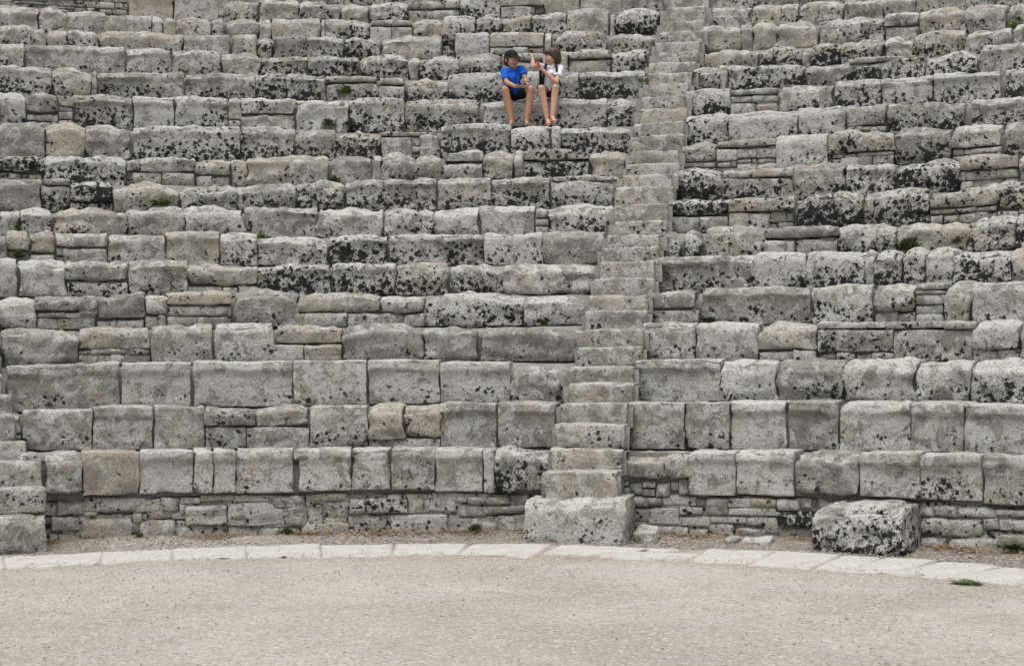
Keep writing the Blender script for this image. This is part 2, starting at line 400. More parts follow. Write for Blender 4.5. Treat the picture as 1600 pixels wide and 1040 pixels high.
  (0.1773,0.2076,5.502,5.52,5.446,5.056,'A',4,'w'),
  (0.249,0.2887,5.579,5.589,5.572,5.063,'F',6,'b'),
  (0.2899,0.3298,5.562,5.543,5.523,5.435,'R',0,'g'),
  (0.2898,0.3081,5.436,5.428,5.419,5.338,'R',0,'g'),
  (0.3092,0.3308,5.427,5.417,5.406,5.328,'R',0,'g'),
  (0.2897,0.3114,5.328,5.319,5.309,5.066,'R',0,'g'),
  (0.3125,0.3301,5.317,5.308,5.3,5.069,'R',0,'o'),
  (0.332,0.3798,5.547,5.54,5.531,5.072,'R',4,'t'),
  (0.3815,0.4203,5.564,5.576,5.56,5.078,'L',6,'w'),
  (0.4214,0.4643,5.568,5.557,5.545,5.083,'L',4,'b'),
  (0.4654,0.5207,5.569,5.554,5.521,5.09,'L',4,'b'),
  (0.5249,0.5667,5.531,5.531,5.521,5.097,'L',6,'b'),
],
13: [
  (-0.3972,-0.3672,6.025,6.04,6.055,5.551,'R',3,'w'),
  (-0.3662,-0.3229,6.037,6.048,6.029,5.55,'L',4,'w'),
  (-0.3218,-0.2892,6.021,6.042,5.971,5.55,'A',2,'t'),
  (-0.2881,-0.2843,5.99,5.991,5.993,5.55,'R',0,'g'),
  (-0.2832,-0.2093,5.975,6.016,6.025,5.549,'L',4,'g'),
  (-0.2071,-0.1453,6.007,6.038,6.029,5.548,'L',5,'g'),
  (-0.1447,-0.1184,6.038,6.041,6.044,5.547,'L',7,'g'),
  (-0.1167,-0.0827,6.035,6.047,6.02,5.546,'L',6,'g'),
  (-0.0815,-0.0363,6.02,6.011,6.001,5.898,'R',1,'t'),
  (-0.0804,-0.0352,5.869,5.869,5.868,5.545,'F',4,'g'),
  (-0.034,-0.0107,5.992,5.991,5.989,5.858,'R',1,'t'),
  (-0.0341,-0.0108,5.84,5.839,5.838,5.544,'R',4,'w'),
  (-0.0096,0.0283,5.932,5.986,5.963,5.542,'A',5,'t'),
  (0.0295,0.0826,6.038,6.05,6.04,5.541,'F',5,'b'),
  (0.0838,0.1269,6.039,6.03,6.019,5.539,'F',4,'b'),
  (0.1281,0.1473,6.018,6.013,6.007,5.538,'F',4,'g'),
  (0.1485,0.2075,6.007,6.006,5.985,5.536,'L',6,'b'),
  (0.25,0.2734,5.968,5.985,5.974,5.532,'R',6,'g'),
  (0.2745,0.2808,5.992,5.989,5.986,5.531,'F',0,'w'),
  (0.2819,0.3482,5.994,5.977,5.94,5.529,'L',6,'w'),
  (0.351,0.3897,5.918,5.949,5.951,5.526,'A',4,'g'),
  (0.3875,0.4493,5.981,5.957,5.93,5.877,'R',1,'t'),
  (0.3912,0.4136,5.832,5.818,5.803,5.524,'R',6,'g'),
  (0.4147,0.4508,5.855,5.901,5.901,5.523,'R',5,'w'),
  (0.453,0.4948,5.924,5.945,5.894,5.52,'A',5,'w'),
  (0.4969,0.5586,5.994,5.975,5.971,5.517,'L',4,'g'),
],
14: [
  (-0.3949,-0.3653,6.433,6.45,6.465,6.008,'R',1,'g'),
  (-0.3643,-0.3443,6.448,6.458,6.468,6.008,'F',2,'t'),
  (-0.3427,-0.2598,6.451,6.487,6.491,6.007,'L',2,'g'),
  (-0.2581,-0.2196,6.444,6.475,6.458,6.006,'L',4,'b'),
  (-0.2179,-0.1761,6.459,6.479,6.459,6.004,'F',2,'g'),
  (-0.175,-0.1429,6.441,6.446,6.432,6.003,'R',2,'t'),
  (-0.1417,-0.0997,6.394,6.409,6.403,6.001,'L',5,'t'),
  (-0.0986,-0.0534,6.403,6.415,6.387,5.998,'L',5,'g'),
  (-0.0522,-0.0096,6.416,6.435,6.403,5.995,'R',6,'w'),
  (-0.0085,0.0008,6.393,6.393,6.392,5.993,'R',0,'g'),
  (0.0019,0.036,6.382,6.417,6.374,5.991,'A',6,'w'),
  (0.04,0.0747,6.412,6.425,6.419,5.987,'R',4,'g'),
  (0.0759,0.1111,6.428,6.42,6.411,6.284,'R',1,'t'),
  (0.0758,0.111,6.273,6.265,6.256,5.984,'R',1,'t'),
  (0.1122,0.1341,6.43,6.424,6.417,5.981,'F',1,'g'),
  (0.1353,0.1726,6.436,6.443,6.43,6.289,'R',1,'t'),
  (0.1352,0.1719,6.281,6.27,6.258,5.978,'R',0,'t'),
  (0.1738,0.2058,6.401,6.427,6.395,5.974,'R',6,'w'),
  (0.2506,0.3039,6.335,6.336,6.279,5.962,'R',3,'t'),
  (0.3051,0.3411,6.324,6.359,6.309,5.956,'A',5,'t'),
  (0.3421,0.3476,6.261,6.257,6.254,5.953,'R',0,'g'),
  (0.3488,0.3745,6.327,6.338,6.302,5.95,'A',6,'t'),
  (0.3756,0.4113,6.356,6.358,6.349,5.945,'R',4,'t'),
  (0.4129,0.4348,6.329,6.33,6.286,5.941,'A',2,'w'),
  (0.4359,0.4775,6.356,6.367,6.359,5.935,'R',4,'t'),
  (0.479,0.5156,6.32,6.341,6.324,5.928,'R',3,'g'),
  (0.5172,0.551,6.366,6.359,6.351,5.921,'R',3,'g'),
],
15: [
  (-0.3929,-0.3635,6.828,6.845,6.863,6.446,'R',1,'t'),
  (-0.3625,-0.3243,6.826,6.866,6.857,6.443,'R',2,'t'),
  (-0.3232,-0.3084,6.8,6.807,6.814,6.44,'R',0,'t'),
  (-0.3079,-0.2822,6.815,6.846,6.828,6.437,'A',4,'w'),
  (-0.2785,-0.2093,6.831,6.847,6.83,6.431,'R',2,'t'),
  (-0.2082,-0.1689,6.811,6.821,6.83,6.425,'F',1,'g'),
  (-0.1667,-0.1455,6.851,6.855,6.859,6.421,'F',3,'t'),
  (-0.1444,-0.132,6.81,6.812,6.814,6.418,'R',3,'g'),
  (-0.1309,-0.1005,6.814,6.818,6.821,6.415,'L',4,'d'),
  (-0.0999,-0.0694,6.821,6.823,6.795,6.411,'L',4,'w'),
  (-0.0682,-0.0352,6.805,6.835,6.825,6.407,'R',6,'g'),
  (-0.0341,0.0185,6.815,6.872,6.867,6.401,'A',1,'t'),
  (0.0196,0.0293,6.867,6.865,6.864,6.666,'R',6,'w'),
  (0.031,0.0608,6.873,6.889,6.873,6.393,'F',2,'b'),
  (0.0625,0.1094,6.872,6.872,6.86,6.614,'F',0,'t'),
  (0.1105,0.1168,6.849,6.847,6.845,6.382,'F',0,'w'),
  (0.1179,0.1652,6.845,6.859,6.813,6.378,'R',5,'g'),
  (0.1703,0.2076,6.779,6.813,6.708,6.37,'A',4,'t'),
  (0.2481,0.2832,6.835,6.835,6.805,6.358,'R',1,'t'),
  (0.2843,0.2932,6.803,6.798,6.792,6.354,'F',1,'g'),
  (0.2943,0.3136,6.801,6.818,6.786,6.351,'A',0,'t'),
  (0.3142,0.3497,6.795,6.819,6.765,6.346,'A',1,'t'),
  (0.3513,0.4051,6.773,6.789,6.756,6.338,'R',4,'t'),
  (0.4067,0.4336,6.81,6.805,6.763,6.581,'R',1,'w'),
  (0.4065,0.4324,6.584,6.563,6.542,6.33,'R',0,'g'),
  (0.4347,0.4711,6.78,6.794,6.76,6.324,'R',4,'t'),
  (0.4727,0.5054,6.784,6.78,6.747,6.317,'R',2,'g'),
  (0.5079,0.5439,6.733,6.731,6.711,6.31,'R',4,'g'),
],
16: [
  (-0.3909,-0.3619,7.206,7.226,7.244,6.804,'R',0,'t'),
  (-0.3608,-0.3293,7.216,7.235,7.234,6.808,'R',1,'t'),
  (-0.3277,-0.3062,7.245,7.277,7.249,6.811,'A',2,'t'),
  (-0.3057,-0.2749,7.22,7.235,7.249,6.814,'F',1,'g'),
  (-0.2744,-0.2357,7.19,7.206,7.221,6.817,'F',0,'t'),
  (-0.2346,-0.2259,7.222,7.225,7.228,6.819,'A',0,'w'),
  (-0.2249,-0.214,7.208,7.212,7.216,6.819,'A',0,'o'),
  (-0.2135,-0.1856,7.186,7.215,7.212,6.821,'R',3,'t'),
  (-0.1845,-0.1735,7.203,7.206,7.208,6.822,'R',2,'g'),
  (-0.1718,-0.1436,7.189,7.205,7.17,6.823,'R',1,'t'),
  (-0.1425,-0.1325,7.181,7.183,7.184,6.823,'R',0,'t'),
  (-0.1314,-0.0906,7.225,7.231,7.235,6.824,'F',0,'t'),
  (-0.0895,-0.0855,7.225,7.226,7.226,6.824,'R',0,'g'),
  (-0.085,-0.0467,7.206,7.228,7.208,6.824,'R',3,'t'),
  (-0.0456,-0.0095,7.208,7.207,7.205,7.095,'R',1,'g'),
  (-0.0457,-0.0282,7.076,7.075,7.075,6.824,'F',0,'b'),
  (-0.0271,-0.0095,7.065,7.064,7.063,6.824,'F',0,'g'),
  (-0.0083,0.0183,7.195,7.223,7.21,6.823,'R',3,'t'),
  (0.0189,0.0461,7.261,7.257,7.252,6.822,'F',3,'b'),
  (0.0472,0.0693,7.272,7.299,7.274,6.821,'A',5,'t'),
  (0.0705,0.0965,7.242,7.257,7.26,6.819,'R',4,'t'),
  (0.0977,0.1276,7.259,7.271,7.271,6.817,'R',5,'w'),
  (0.1288,0.1643,7.301,7.318,7.304,6.814,'F',1,'t'),
  (0.1654,0.1705,7.273,7.271,7.268,6.812,'R',1,'g'),
  (0.171,0.2091,7.268,7.291,7.243,6.81,'A',6,'w'),
  (0.2497,0.2878,7.229,7.256,7.221,6.8,'A',2,'w'),
  (0.2894,0.3281,7.239,7.232,7.214,6.794,'R',3,'t'),
  (0.3303,0.3663,7.201,7.193,7.175,6.787,'A',2,'g'),
  (0.3679,0.3997,7.221,7.194,7.166,6.78,'R',3,'g'),
  (0.4008,0.4249,7.184,7.162,7.14,6.774,'R',2,'g'),
  (0.426,0.4662,7.195,7.156,7.116,6.767,'R',2,'t'),
  (0.4672,0.5373,7.171,7.096,7.018,6.754,'R',2,'g'),
],
17: [
  (-0.3891,-0.3603,7.607,7.628,7.648,7.174,'F',0,'g'),
  (-0.3594,-0.3435,7.4,7.41,7.42,7.18,'R',0,'w'),
  (-0.2528,-0.2169,7.77,7.785,7.8,7.205,'F',0,'o'),
  (-0.2158,-0.1784,7.78,7.793,7.805,7.21,'F',1,'w'),
  (-0.1774,-0.1445,7.599,7.628,7.625,7.215,'R',3,'t'),
  (-0.1434,-0.1102,7.636,7.642,7.647,7.219,'R',2,'t'),
  (-0.1091,-0.0819,7.626,7.651,7.632,7.221,'A',4,'w'),
  (-0.0808,-0.0736,7.611,7.612,7.612,7.223,'R',0,'g'),
  (-0.0725,-0.0479,7.581,7.624,7.593,7.224,'A',2,'t'),
  (-0.0468,-0.0143,7.614,7.634,7.612,7.225,'R',5,'w'),
  (-0.0132,0.0171,7.633,7.651,7.648,7.484,'R',1,'t'),
  (0.0183,0.0301,7.658,7.656,7.654,7.499,'F',0,'t'),
  (-0.0133,0.03,7.466,7.462,7.456,7.225,'R',1,'g'),
  (0.0312,0.066,7.685,7.679,7.671,7.225,'F',5,'b'),
  (0.0677,0.1053,7.692,7.692,7.681,7.505,'F',0,'t'),
  (0.0676,0.094,7.504,7.497,7.49,7.224,'R',1,'g'),
  (0.1065,0.1362,7.691,7.681,7.67,7.221,'F',0,'o'),
  (0.1373,0.1724,7.71,7.696,7.681,7.219,'F',1,'t'),
  (0.1736,0.208,7.7,7.683,7.666,7.215,'R',3,'g'),
  (0.2488,0.2881,7.71,7.685,7.657,7.203,'R',2,'g'),
  (0.2897,0.3312,7.685,7.655,7.622,7.196,'R',2,'g'),
  (0.3323,0.3737,7.661,7.626,7.59,7.186,'R',2,'g'),
  (0.3748,0.4259,7.667,7.619,7.569,7.175,'R',2,'g'),
  (0.427,0.5311,7.664,7.55,7.428,7.152,'R',2,'g'),
],
}

# ---------------------------------------------------------------- helpers
rnd = random.Random(7)
RS = np.random.RandomState(11)

def tag(o, label=None, cat=None, group=None, kind=None):
    if label: o['label'] = label
    if cat: o['category'] = cat
    if group: o['group'] = group
    if kind: o['kind'] = kind
    return o

def link(o, parent=None):
    C.objects.link(o)
    if parent: o.parent = parent
    return o

def empty(name, loc, rz=0):
    o = bpy.data.objects.new(name, None); o.empty_display_size = .2
    o.location = loc; o.rotation_euler = (0, 0, rz); C.objects.link(o)
    return o

def mesh_np(name, V, F, smooth=True):
    """V (n,3) float, F (m,4) or (m,3) int"""
    V = np.ascontiguousarray(V, np.float32); F = np.ascontiguousarray(F, np.int32)
    me = bpy.data.meshes.new(name); k = F.shape[1]
    me.vertices.add(len(V)); me.vertices.foreach_set('co', V.ravel())
    me.loops.add(F.size); me.loops.foreach_set('vertex_index', F.ravel())
    me.polygons.add(len(F)); me.polygons.foreach_set('loop_start', np.arange(0, F.size, k, dtype=np.int32))
    me.polygons.foreach_set('use_smooth', np.full(len(F), smooth))
    me.update(calc_edges=True)
    return me

def _hash(x, y, z):
    h = (x.astype(np.uint32) * np.uint32(374761393) + y.astype(np.uint32) * np.uint32(668265263) + z.astype(np.uint32) * np.uint32(2147483647 - 19))
    h = (h ^ (h >> np.uint32(13))) * np.uint32(1274126177)
    h = h ^ (h >> np.uint32(16))
    return (h & np.uint32(0xffffff)).astype(np.float64) / 0xffffff * 2 - 1

def vn(P):
    """value noise in -1..1 at the points P (n,3)"""
    P = P + 1000.0
    i = np.floor(P).astype(np.int64); f = P - i; f = f * f * (3 - 2 * f)
    o = 0
    for dx in (0, 1):
        wx = f[:, 0] if dx else 1 - f[:, 0]
        for dy in (0, 1):
            wy = f[:, 1] if dy else 1 - f[:, 1]
            for dz in (0, 1):
                wz = f[:, 2] if dz else 1 - f[:, 2]
                o = o + wx * wy * wz * _hash(i[:, 0] + dx, i[:, 1] + dy, i[:, 2] + dz)
    return o

def polar(R, th, z=0.): return Vector((R * math.sin(th), R * math.cos(th), z))

# ---------------------------------------------------------------- materials
def newmat(name):
    m = bpy.data.materials.new(name); m.use_nodes = True
    return m, m.node_tree, m.node_tree.nodes['Principled BSDF']

class NB:
    """tiny node-tree builder"""
    def __init__(s, nt): s.nt = nt
    def n(s, t, **k):
        o = s.nt.nodes.new(t)
        for a, v in k.items(): setattr(o, a, v)
        return o
    def put(s, sock, v):
        if hasattr(v, 'is_output') or isinstance(v, bpy.types.NodeSocket): s.nt.links.new(v, sock)
        else: sock.default_value = v
    def noise(s, vec, scale, detail=3, rough=.55, dist=0, out='Fac'):
        o = s.n('ShaderNodeTexNoise'); s.put(o.inputs['Vector'], vec)
        o.inputs['Scale'].default_value = scale; o.inputs['Detail'].default_value = detail
        o.inputs['Roughness'].default_value = rough; o.inputs['Distortion'].default_value = dist
        return o.outputs[out]
    def vor(s, vec, scale, feature='F1', out='Distance', rnd_=1):
        o = s.n('ShaderNodeTexVoronoi', feature=feature); s.put(o.inputs['Vector'], vec)
        o.inputs['Scale'].default_value = scale; o.inputs['Randomness'].default_value = rnd_
        return o.outputs[out]
    def math(s, op, a, b=0., c=None, clamp=False):
        o = s.n('ShaderNodeMath', operation=op, use_clamp=clamp); s.put(o.inputs[0], a); s.put(o.inputs[1], b)
        if c is not None: s.put(o.inputs[2], c)
        return o.outputs[0]
    def ss(s, v, lo, hi, a=0., b=1.):
        o = s.n('ShaderNodeMapRange', interpolation_type='SMOOTHSTEP'); s.put(o.inputs['Value'], v)
        s.put(o.inputs['From Min'], lo); s.put(o.inputs['From Max'], hi)
        s.put(o.inputs['To Min'], a); s.put(o.inputs['To Max'], b)
        return o.outputs['Result']
    def mix(s, f, a, b, mode='MIX'):
        o = s.n('ShaderNodeMix', data_type='RGBA', blend_type=mode)
        s.put(o.inputs['Factor'], f)
        for k, v in ((6, a), (7, b)):
            if isinstance(v, tuple): v = (*v, 1) if len(v) == 3 else v
            s.put(o.inputs[k], v)
        return o.outputs[2]
    def vadd(s, a, b):
        o = s.n('ShaderNodeVectorMath', operation='ADD'); s.put(o.inputs[0], a); s.put(o.inputs[1], b); return o.outputs[0]
    def vmul(s, a, b):
        o = s.n('ShaderNodeVectorMath', operation='MULTIPLY'); s.put(o.inputs[0], a); s.put(o.inputs[1], b); return o.outputs[0]
    def bump(s, h, strength, dist, normal=None):
        o = s.n('ShaderNodeBump'); s.put(o.inputs['Height'], h)
        o.inputs['Strength'].default_value = strength; o.inputs['Distance'].default_value = dist
        if normal is not None: s.put(o.inputs['Normal'], normal)
        return o.outputs[0]

def stone_material():
    """weathered limestone; the object colour carries (black lichen, warmth, brightness, pale lichen)"""
    m, nt, bs = newmat('weathered_limestone'); b = NB(nt)
    info = b.n('ShaderNodeObjectInfo'); tc = b.n('ShaderNodeTexCoord')
    sep = b.n('ShaderNodeSeparateColor'); nt.links.new(info.outputs['Color'], sep.inputs[0])
    lich, warm, bright, pale = sep.outputs[0], sep.outputs[1], sep.outputs[2], info.outputs['Alpha']
    off = b.n('ShaderNodeCombineXYZ')
    for k, f_ in enumerate((91.7, 57.3, 33.1)): b.put(off.inputs[k], b.math('MULTIPLY', info.outputs['Random'], f_))
    P = b.vadd(tc.outputs['Object'], off.outputs[0])
    zc = b.n('ShaderNodeSeparateXYZ'); nt.links.new(tc.outputs['Object'], zc.inputs[0])
    # base greys
    n1 = b.noise(P, 2.6, 4, .62); n2 = b.noise(P, 10, 4, .7); n3 = b.noise(P, 46, 4, .8)
    col = b.mix(b.ss(n1, .35, .68), (.290, .276, .252), (.440, .425, .392))
    col = b.mix(b.ss(n2, .49, .58, 0, .62), col, (.205, .197, .182))                        # grey staining
    n4 = b.noise(P, 5.5, 4, .66, .6)
    col = b.mix(b.ss(b.math('ADD', n4, b.math('MULTIPLY', pale, .22)), .585, .645, 0, .8), col, (.550, .542, .520))   # pale lichen film
    # warm patches
    n5 = b.noise(P, 3.3, 4, .6, .4)
    wm = b.ss(b.math('ADD', n5, b.math('MULTIPLY', warm, .42)), .66, .86, 0, .7)
    col = b.mix(wm, col, (.435, .392, .315))
    wo = b.math('MULTIPLY', b.ss(n4, .40, .30), b.ss(warm, .66, .95))
    col = b.mix(b.math('MULTIPLY', wo, .6), col, (.42, .29, .165))
    # grain
    col = b.mix(b.ss(n3, .34, .66), b.mix(1., col, (.74, .735, .72), 'MULTIPLY'), b.mix(1., col, (1.15, 1.15, 1.15), 'MULTIPLY'))
    # small dark pits and specks
    v1 = b.vor(P, 30); spk = b.math('MULTIPLY', b.ss(v1, .12, .26, 1, 0), b.ss(n2, .42, .56))
    col = b.mix(b.math('MULTIPLY', spk, .6), col, (.085, .08, .072))
    # mid grey lichen crust
    n6 = b.noise(P, 15, 4, .72, .5)
    gl = b.ss(b.math('ADD', n6, b.math('MULTIPLY', lich, .10)), .60, .65, 0, .6)
    col = b.mix(gl, col, (.135, .13, .122))
    # brightness of the block
    br = b.n('ShaderNodeCombineColor')
    for k in range(3): b.put(br.inputs[k], b.math('MULTIPLY', bright, 2.))
    col = b.mix(1., col, br.outputs[0], 'MULTIPLY')
    # black lichen: specks to palm-sized crusts in clusters, each fading through grey, fewer on the worn top edge
    Pd = b.vadd(P, b.vmul(b.noise(P, 30, 3, .65, 0, 'Color'), (.055, .055, .055)))
    sp = b.vor(Pd, 15); sp2 = b.vor(Pd, 36)
    top = b.ss(zc.outputs[2], .10, .40, -.06, .19)
    drive = b.math('SUBTRACT', b.math('ADD', b.math('MULTIPLY', n1, .85), b.math('MULTIPLY', b.math('ADD', lich, .05), .50)), b.math('ADD', top, .665))
    m1 = b.math('ADD', drive, b.math('MULTIPLY', b.math('SUBTRACT', .36, sp), .62))
    m1 = b.math('ADD', m1, b.math('MULTIPLY', b.math('SUBTRACT', n6, .5), 1.25))
    m2 = b.math('ADD', b.math('MULTIPLY', drive, .75), b.math('MULTIPLY', b.math('SUBTRACT', .30, sp2), .95))
    m2 = b.math('ADD', m2, b.math('MULTIPLY', b.math('SUBTRACT', n6, .5), .45))
    mm = b.math('MAXIMUM', m1, m2)
    halo = b.math('MULTIPLY', b.ss(mm, -.09, .03), .38)
    col = b.mix(halo, col, (.16, .155, .148))
    blk = b.math('MULTIPLY', b.ss(mm, .015, .075), b.ss(n3, .22, .46, .72, 1.))
    col = b.mix(b.math('MULTIPLY', blk, .96), col, b.mix(b.ss(n3, .45, .72), (.012, .0118, .0115), (.046, .045, .043)))
    b.put(bs.inputs['Base Color'], col)
    bs.inputs['Roughness'].default_value = .93
    bs.inputs['Specular IOR Level'].default_value = .15
    h = b.math('ADD', b.math('MULTIPLY', n2, .9), b.math('MULTIPLY', n3, .55))
    b.put(bs.inputs['Normal'], b.bump(h, .9, .04))
    return m

def earth_material(name, c0, c1, c2, s=1., bumpd=.02):
    m, nt, bs = newmat(name); b = NB(nt)
    P = b.n('ShaderNodeTexCoord').outputs['Object']
    n1 = b.noise(P, 1.1 * s, 5, .6); n2 = b.noise(P, 14 * s, 5, .7); n3 = b.noise(P, 75 * s, 4, .7); v = b.vor(P, 60 * s)
    col = b.mix(b.ss(n1, .35, .7), c0, c1)
    col = b.mix(b.ss(n2, .45, .75, 0, .7), col, c2)
    col = b.mix(b.ss(n3, .3, .75), b.mix(1., col, (.70, .69, .67), 'MULTIPLY'), b.mix(1., col, (1.2, 1.2, 1.2), 'MULTIPLY'))
    b.put(bs.inputs['Base Color'], col); bs.inputs['Roughness'].default_value = .95; bs.inputs['Specular IOR Level'].default_value = .1
    h = b.math('ADD', b.math('MULTIPLY', n2, .8), b.math('ADD', b.math('MULTIPLY', n3, .4), b.math('MULTIPLY', v, -.3)))
    b.put(bs.inputs['Normal'], b.bump(h, .8, bumpd))
    return m

def gravel_material():
    """beaten earth of the orchestra: pale beige grit, brown stripe beside the podium and at the slab edge"""
    m, nt, bs = newmat('orchestra_gravel'); b = NB(nt)
    P = b.n('ShaderNodeTexCoord').outputs['Object']
    n0 = b.noise(P, .5, 5, .65, .5); n1 = b.noise(b.vmul(P, (.7, 1.3, 1.)), 1.9, 5, .68, .5); n2 = b.noise(P, 17, 5, .72); n3 = b.noise(P, 85, 4, .75); v = b.vor(P, 48); vc = b.vor(P, 48, 'F1', 'Color')
    ln = b.n('ShaderNodeVectorMath', operation='LENGTH'); b.put(ln.inputs[0], b.vmul(P, (1, 1, 0)))
    rad = b.math('ADD', ln.outputs['Value'], b.math('MULTIPLY', b.math('SUBTRACT', n1, .5), .55))
    col = b.mix(b.ss(n0, .36, .66), (.355, .328, .295), (.455, .432, .397))
    col = b.mix(b.ss(n1, .45, .66, 0, .7), col, (.385, .34, .292))
    br = b.math('MULTIPLY', b.ss(rad, 7.05, 7.62), .55)
    col = b.mix(br, col, (.33, .27, .21))
    dirt = b.ss(rad, 8.35, 8.62)
    col = b.mix(b.math('MULTIPLY', dirt, .85), col, (.215, .188, .162))
    col = b.mix(b.ss(n2, .52, .74, 0, .4), col, (.31, .275, .237))
    col = b.mix(b.ss(b.noise(P, .22, 3, .5, .8), .48, .62, 0, .3), col, (.50, .475, .435))
    g = b.n('ShaderNodeSeparateColor'); b.put(g.inputs[0], vc)
    col = b.mix(b.ss(g.outputs[0], .82, .9, 0, .6), col, (.60, .575, .53))
    col = b.mix(b.ss(g.outputs[1], .88, .94, 0, .55), col, (.17, .15, .13))
    col = b.mix(b.ss(n3, .28, .78), b.mix(1., col, (.78, .775, .765), 'MULTIPLY'), b.mix(1., col, (1.15, 1.15, 1.15), 'MULTIPLY'))
    b.put(bs.inputs['Base Color'], col); bs.inputs['Roughness'].default_value = .96; bs.inputs['Specular IOR Level'].default_value = .1
    h = b.math('ADD', b.math('MULTIPLY', n2, .9), b.math('ADD', b.math('MULTIPLY', n3, .35), b.math('MULTIPLY', v, -.45)))
    b.put(bs.inputs['Normal'], b.bump(h, .7, .02))
    return m

def plain(name, col, rough=.8, var=.25, scale=30, spec=.3):
    m, nt, bs = newmat(name); b = NB(nt)
    P = b.n('ShaderNodeTexCoord').outputs['Object']
    n = b.noise(P, scale, 4, .6)
    a = tuple(c * (1 - var) for c in col); d = tuple(min(1, c * (1 + var)) for c in col)
    b.put(bs.inputs['Base Color'], b.mix(b.ss(n, .3, .7), a, d)); bs.inputs['Roughness'].default_value = rough
    bs.inputs['Specular IOR Level'].default_value = spec
    b.put(bs.inputs['Normal'], b.bump(n, .3, .004))
    return m

def foliage(name, c0, c1):
    m, nt, bs = newmat(name); b = NB(nt)
    P = b.n('ShaderNodeTexCoord').outputs['Object']
    b.put(bs.inputs['Base Color'], b.mix(b.ss(b.noise(P, 40, 3), .35, .65), c0, c1))
    bs.inputs['Roughness'].default_value = .7; bs.inputs['Specular IOR Level'].default_value = .2
    return m

STONE = stone_material()
MORTAR = earth_material('mortar_and_earth', (.30, .288, .266), (.39, .378, .352), (.22, .208, .19), 1.6, .05)
GRAVEL = gravel_material()
HILL = earth_material('dry_hillside', (.28, .25, .18), (.33, .30, .22), (.16, .17, .09), .5)

# ---------------------------------------------------------------- stones
_topo = {}
def lattice(nx, ny, nz):
    k = (nx, ny, nz)
    if k in _topo: return _topo[k]
    I, J, K = np.meshgrid(np.arange(nx + 1), np.arange(ny + 1), np.arange(nz + 1), indexing='ij')
    surf = (I == 0) | (I == nx) | (J == 0) | (J == ny) | (K == 0) | (K == nz)
    idx = -np.ones(I.shape, int); idx[surf] = np.arange(surf.sum())
    def grid(A, flip):
        q = np.stack([A[:-1, :-1], A[1:, :-1], A[1:, 1:], A[:-1, 1:]], -1).reshape(-1, 4)
        return q[:, ::-1] if flip else q
    F = np.concatenate([grid(idx[:, 0, :], False), grid(idx[:, -1, :], True), grid(idx[0], True), grid(idx[-1], False),
                        grid(idx[:, :, 0], True), grid(idx[:, :, -1], False)])
    _topo[k] = (I[surf] / nx, J[surf], K[surf] / nz, F)
    return _topo[k]

SH = {'F': dict(r=.014, a=.012, st=.008, er=.020, pil=.002, lip=0, arch=.02, sk=.010, bt=.02, tb=.034),
      'L': dict(r=.020, a=.012, st=.007, er=.024, pil=.000, lip=.055, arch=.02, sk=.010, bt=.03, tb=.038),
      'R': dict(r=.024, a=.024, st=.022, er=.040, pil=.012, lip=0, arch=.05, sk=.018, bt=.06, tb=.062),
      'A': dict(r=.032, a=.025, st=.020, er=.045, pil=.016, lip=0, arch=.11, sk=.020, bt=.08, tb=.066)}

def sm(x, a, b):
    t = np.clip((x - a) / (b - a), 0, 1); return t * t * (3 - 2 * t)

